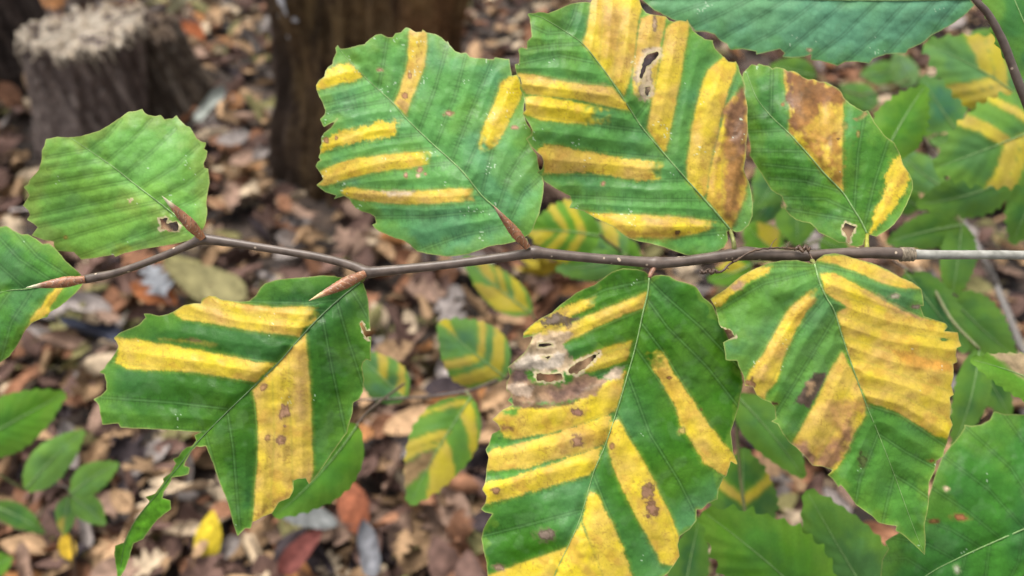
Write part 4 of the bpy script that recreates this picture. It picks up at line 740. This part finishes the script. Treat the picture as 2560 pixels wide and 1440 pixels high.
spray('pale_leaved_plant', 'small understory plant with pale teal leaves above the small leaf', 'plant', [(2230, 330, .95), (2240, 260, .90), (2270, 200, .88)], 7, [
 generic((2285, 215), (2236, 130), 76, .88, (0, .2), seed=86, green=((0.16, 0.27, 0.17), (0.12, 0.23, 0.15)), tooth=.02), generic((2195, 262), (2098, 215), 74, .85, (0, .2), seed=87, green=GB, tooth=.02), generic((2150, 190), (2290, 165), 60, .9, seed=88, green=GB),
 generic((2040, 190), (1925, 165), 74, .72, (0, .2), seed=89, green=GM, tooth=.03)])
spray('midground_sapling', 'sapling leaves showing between the small leaf and the branch', 'sapling', [(2080, 720, .66), (2000, 590, .60), (1985, 480, .58), (1950, 380, .58)], 7, [
 generic((1992, 505), (1994, 615), 110, .55, (0, 0), seed=91, green=GM), generic((1950, 640), (1860, 560), 100, .62, [0, 0], [(1, .1, .6)], seed=92, green=GL), generic((2050, 600), (2125, 640), 70, .6, seed=93, green=GM),
 generic((1960, 395), (1890, 520), 110, .6, seed=94, green=GB), generic((1945, 480), (1880, 560), 80, .62, seed=95, green=GT), generic((1880, 660), (1770, 700), 70, .6, [0, 0], [(1, .1, .5)], seed=96, green=GL)])
# left hand seedling
spray('left_seedling', 'low seedling with five pointed light green leaves in the litter', 'seedling', [(190, 1500, .80), (180, 1330, .68), (176, 1238, .64), (150, 1215, .64), (60, 1225, .62)], 6, [
 generic((62, 1226), (212, 1076), 100, .62, (0, .1), seed=101, green=GS, tooth=.02), generic((176, 1236), (298, 1158), 80, .62, (0, .1), seed=102, green=GS, tooth=.03), generic((180, 1240), (264, 1312), 72, .63, (0, -.1), seed=103, green=GS, tooth=.02),
 generic((174, 1240), (160, 1338), 58, .64, (0, -.1), [(1, .5, .8)], seed=104, green=GB, tooth=.02), generic((-90, 1120), (164, 982), 150, .58, (0, .1), seed=105, green=GL, tooth=.02)])
spray('dark_ground_plant', 'dark bluish green leaf lying low at the litter beside the seedling', 'plant', [(-60, 1330, .85), (-30, 1280, .80), (0, 1265, .76)], 5, [generic((-25, 1262), (112, 1332), 66, .74, (0, 0), seed=106, green=((0.02, 0.10, 0.04), (0.018, 0.08, 0.05)), tooth=.0), generic((-60, 1440), (32, 1395), 76, .70, seed=107, green=GL)])
# dead stick on the right
ds = thing('dead_stick', 'thin grey dead stick slanting through the undergrowth', 'stick', at(2640, 1080, .80))
pp = smooth_line([at(2640, 1080, .80), at(2560, 885, .84), (at(2490, 715, .88)), at(2440, 610, .92), at(2400, 540, .95), at(2330, 380, 1.05)], 5); v, f = tube_geo(pp, np.linspace(0.0045, 0.0028, len(pp)), 8, jitter=.2); mesh_obj('shaft', v, f, M_STICK, ds)
pp = smooth_line([at(2490, 715, .88), at(2460, 650, .87), at(2380, 590, .9)], 4); v, f = tube_geo(pp, np.linspace(0.003, 0.0018, len(pp)), 6, jitter=.2); mesh_obj('side_twig', v, f, M_STICK, ds)

# ================================================================== FALLEN LEAVES
def fallen_mesh(kind, seed):
    r = random.Random(seed); n, mcols = 13, 7; V = []; c = []
    L = 0.085; W = 0.046 if kind != 'oak' else 0.060; roll = r.uniform(-1.0, 1.9); curl = r.uniform(-0.5, 0.9); twist = r.uniform(-0.5, 0.5); fold = r.uniform(0, 0.5)
    for i in range(n):
        t = i / (n - 1); hw = 0.5 * W * (math.sin(math.pi * min(1, t ** 0.85)) ** 0.8 if 0 < t < 1 else 0.02)
        if kind == 'oak': hw *= (0.62 + 0.38 * math.cos(t * 4 * 2 * math.pi + 0.6)) * 1.15 + 0.05
        for j in range(mcols):
            s = j / (mcols - 1) * 2 - 1; x = s * hw * (1 + 0.08 * (r.random() - 0.5)); a = roll * s * hw / (0.5 * W)
            y = L * (t - 0.5); z = abs(s) * hw * fold + 0.5 * W * (1 - math.cos(a)) * 0.6 + 0.006 * math.sin(5 * t + seed) * s + 0.0035 * (r.random() - 0.5)
            x = x * (math.cos(a * 0.7)); b = curl * (t - 0.5); z += L * 0.35 * b * (t - 0.5) * 2; q = twist * (t - 0.5)
            V.append((x * math.cos(q) - z * math.sin(q), y, x * math.sin(q) + z * math.cos(q)))
            k = 0.75 + 0.5 * r.random(); k *= 1.15 if j == mcols // 2 else 1.0; c.append((k, k, k))
    V = np.array(V); Fc = [(i * mcols + j, i * mcols + j + 1, (i + 1) * mcols + j + 1, (i + 1) * mcols + j) for i in range(n - 1) for j in range(mcols - 1)]
    V[:, 2] -= V[:, 2].min()
    # stalk
    st = np.array([(0, -L * 0.5 - 0.022 * k / 3, V[mcols // 2][2] + 0.002 * k) for k in range(4)]); tv_, tf_ = tube_geo(st, 0.0011, 4); o = len(V)
    V = np.vstack([V, tv_]); Fc = Fc + [tuple(o + q for q in f) for f in tf_]; c += [(0.55, 0.5, 0.5)] * len(tv_)
    return V, Fc, np.array(c)
SHAPES = [(k, s, *fallen_mesh(k, s)) for k, s in [('beech', 1), ('beech', 2), ('beech', 3), ('beech', 4), ('beech', 5), ('beech', 6), ('oak', 7), ('oak', 8), ('oak', 9)]]
MESHES = []
for k, s, V, Fc, c in SHAPES:
    me = bpy.data.meshes.new('fallen_leaf'); me.from_pydata(V.tolist(), [], Fc); me.polygons.foreach_set('use_smooth', [True] * len(me.polygons))
    a = me.attributes.new('Col', 'FLOAT_COLOR', 'POINT'); a.data.foreach_set('color', np.hstack([c, np.ones((len(c), 1))]).ravel()); me.materials.append(M_FALLEN); MESHES.append((k, me))
TONES = [('tan', (0.30, 0.19, 0.105), 26), ('russet', (0.22, 0.105, 0.058), 14), ('dusky brown', (0.12, 0.070, 0.055), 20), ('greyish', (0.21, 0.18, 0.165), 8), ('pinkish brown', (0.225, 0.145, 0.105), 11), ('pale buff', (0.44, 0.34, 0.23), 9), ('near black', (0.035, 0.026, 0.028), 7), ('olive', (0.15, 0.135, 0.055), 6), ('orange', (0.30, 0.135, 0.050), 3)]
TONES = [(n_, tuple(q * 0.98 for q in c_), w_) for n_, c_, w_ in TONES]
TW = [t[2] for t in TONES]
VIS = [sp_['outlines'][0] for sp_ in (L0, L1, L2, L3, L4, L5, L6, L7, L8, L9)]
def hidden(u, v):
    P = np.array([(u, v)])
    return any(sdf(o, P)[0] < -18 for o in VIS)
def blocked(x, y): return any(math.hypot(x - c[0], y - c[1]) < r + 0.02 for c, r in TRUNKS)
rf = random.Random(99); n_ok = 0; tries = 0
def zone_of(u, v):
    if v < 560:
        return 'beside the sawn stump' if u < 470 else 'between the sawn stump and thick trunk' if u < 680 else 'at the foot of the thick trunk' if u < 1160 else 'behind the two largest banded upper leaves' if u < 1500 else 'among the green saplings'
    if u > 1330: return 'among the green saplings'
    if u < 310 and v > 930: return 'around the low seedling'
    if v < 800 and u < 960: return 'under the thin end of the branch'
    if u < 310: return 'behind the yellow streaked leaf'
    if u < 700: return 'under the shredded leaf tip'
    return 'around the striped seedling' if v < 1270 else 'in front of the striped seedling'
def drop_leaf(u, v, tone, shape, size, z=None, rot=None):
    g = on_ground(u, v, 0.03); k, me = MESHES[shape]; nm, colr, _ = tone
    o = bpy.data.objects.new('fallen_oak_leaf' if k == 'oak' else 'fallen_leaf', me); COL.objects.link(o)
    o.location = (g[0], g[1], (rf.uniform(0.016, 0.045) if z is None else z)); o.scale = (size, size, size)
    o.rotation_euler = rot or (rf.gauss(0, 0.38), rf.gauss(0, 0.38), rf.uniform(0, 6.28))
    if rf.random() < 0.25 and rot is None: o.rotation_euler[1] += math.pi; o.location[2] += 0.022 * size
    j = rf.uniform(0.75, 1.25); o.color = (colr[0] * j, colr[1] * j, colr[2] * j, 1)
    kind = 'lobed oak leaf' if k == 'oak' else 'oval leaf'
    zone = zone_of(u, v); how = 'large' if size > 0.72 else 'small' if size < 0.56 else 'medium'
    o['label'] = f'{how} {nm} dried {kind} fallen {zone}'; o['category'] = 'leaf'; o['group'] = f'{how} {nm} {kind} litter {zone}'
    return o
placed = []
while n_ok < 285 and tries < 6000:
    tries += 1; u, v = rf.uniform(-60, 2620), rf.uniform(-40, 1500)
    if u > 1350 and rf.random() < 0.35: continue
    if hidden(u, v): continue
    g = on_ground(u, v, 0.03)
    if blocked(g[0], g[1]) or any((g[0] - p[0]) ** 2 + (g[1] - p[1]) ** 2 < 0.022 ** 2 for p in placed): continue
    if any(((g[0] - c[0]) * 0 + math.hypot(g[0] - c[0], g[1] - c[1])) < r + 0.03 for c, r in TRUNKS): continue
    if v < 330 and (u < 470 or 640 < u < 1110): continue
    placed.append(g); n_ok += 1
    drop_leaf(u, v, rf.choices(TONES, TW)[0], rf.choices(range(9), [10] * 6 + [5] * 3)[0], rf.uniform(0.45, 0.85))
def special(u, v, z, rot, colr, label, size=0.8, shape=1, name='fallen_leaf', cat='leaf'):
    g = on_ground(u, v, z); o = bpy.data.objects.new(name, MESHES[shape][1]); COL.objects.link(o); o.location = g; o.scale = (size,) * 3; o.rotation_euler = rot; o.color = (*[q * 0.66 for q in colr], 1); o['label'] = label; o['category'] = cat; return o
special(525, 1340, 0.06, (0.5, 0.1, 0.05), (0.60, 0.45, 0.03), 'bright yellow oval leaf fallen under the shredded leaf tip', 0.62, 3)
special(168, 1368, 0.05, (0.4, 0.2, 0.6), (0.55, 0.36, 0.03), 'small yellow leaf scrap below the low seedling', 0.36, 2)
special(510, 715, 0.05, (0.4, -0.1, 1.25), (0.27, 0.24, 0.11), 'large olive green fallen leaf lying flat between two branch leaves', 1.5, 0)
special(390, 700, 0.07, (0.4, 0.1, 0.7), (0.28, 0.29, 0.31), 'crumpled bluish white fallen leaf under the thin branch end', 0.75, 6)
special(230, 835, 0.05, (0.3, 0.0, 1.5), (0.045, 0.05, 0.075), 'slate blue wet fallen leaf beside the yellow streaked leaf', 1.0, 1)
special(385, 745, 0.05, (0.3, 0.0, 1.2), (0.36, 0.13, 0.05), 'orange red fallen leaf under the bluish white one', 0.9, 4)
special(760, 1380, 0.05, (0.5, 0.2, -0.8), (0.19, 0.06, 0.05), 'crimson fallen leaf with folded blade', 0.72, 4)
special(770, 1300, 0.06, (0.3, 0.1, 1.5), (0.17, 0.175, 0.17), 'long silvery fallen leaf with curled edges', 0.75, 2)
special(920, 1375, 0.06, (0.3, 0.1, 0.3), (0.19, 0.19, 0.205), 'broad pale grey blue fallen leaf', 0.72, 5)
special(1365, 690, 0.12, (0.75, 0.0, 3.1), (0.46, 0.36, 0.03), 'mustard yellow lobed oak leaf hanging low behind the branch', 1.35, 7, 'fallen_oak_leaf')
special(880, 1270, 0.05, (0.4, 0.2, 0.4), (0.30, 0.10, 0.05), 'brick red fallen leaf standing on edge', 0.75, 3)
special(530, 265, 0.08, (0.5, 0.3, -0.5), (0.36, 0.38, 0.34), 'pale sage fallen leaf between the stumps', 1.0, 5)
special(455, 15, 0.10, (0.4, 0.2, -0.3), (0.42, 0.39, 0.25), 'pale greenish leaf caught behind the sawn stump', 1.1, 1)
special(480, 85, 0.06, (0.4, 0.2, 0.9), (0.36, 0.11, 0.04), 'vivid rust fallen leaf between stump and thick trunk', 0.9, 4)

special(425, 566, 0.055, (0.2, 0.1, 0.9), (0.05, 0.035, 0.028), 'dark umber fallen leaf seen through the bitten hole', 1.0, 1)
# the uncountable layer underneath
def litter_carpet(count=8200):
    Vs, Fs, Cs = [], [], []; off = 0; rl = np.random.RandomState(5)
    for i in range(count):
        if i < 3800: u, v = rl.uniform(-500, 3060), -160 + 1900 * rl.rand() ** 1.5; g = on_ground(u, v)
        elif i < 5500: u, v = rl.uniform(-300, 2800), rl.uniform(-160, 520); g = on_ground(u, v)
        else: a, r = rl.uniform(0, 6.28), 0.3 + 2.6 * rl.rand() ** 0.6; g = np.array([r * math.cos(a), 1.0 + r * math.sin(a), 0])
        if blocked(g[0], g[1]): continue
        k, s, V, Fc, c = SHAPES[rl.randint(9)]; tone = TONES[rl.choice(len(TONES), p=np.array(TW) / sum(TW))][1]
        R = np.array(Matrix.Rotation(rl.uniform(0, 6.28), 3, 'Z') @ Matrix.Rotation(rl.normal(0, .35), 3, 'X') @ Matrix.Rotation(rl.normal(0, .35) + (math.pi if rl.rand() < .3 else 0), 3, 'Y'))
        W_ = V @ R.T * rl.uniform(0.45, 0.9); W_[:, 2] -= W_[:, 2].min(); W_ = W_ + np.array([g[0], g[1], rl.uniform(-0.012, 0.010)])
        Vs.append(W_); Cs.append(c * np.asarray(tone) * rl.uniform(0.55, 1.0)); Fs += [tuple(off + q for q in f) for f in Fc]; off += len(V)
    o = mesh_obj('leaf_litter', np.vstack(Vs), Fs, M_LITTER, None, (0, 0, 0), np.vstack(Cs)); o['kind'] = 'stuff'; o['label'] = 'deep layer of brown fallen leaves covering the forest floor'; o['category'] = 'leaf litter'
litter_carpet()
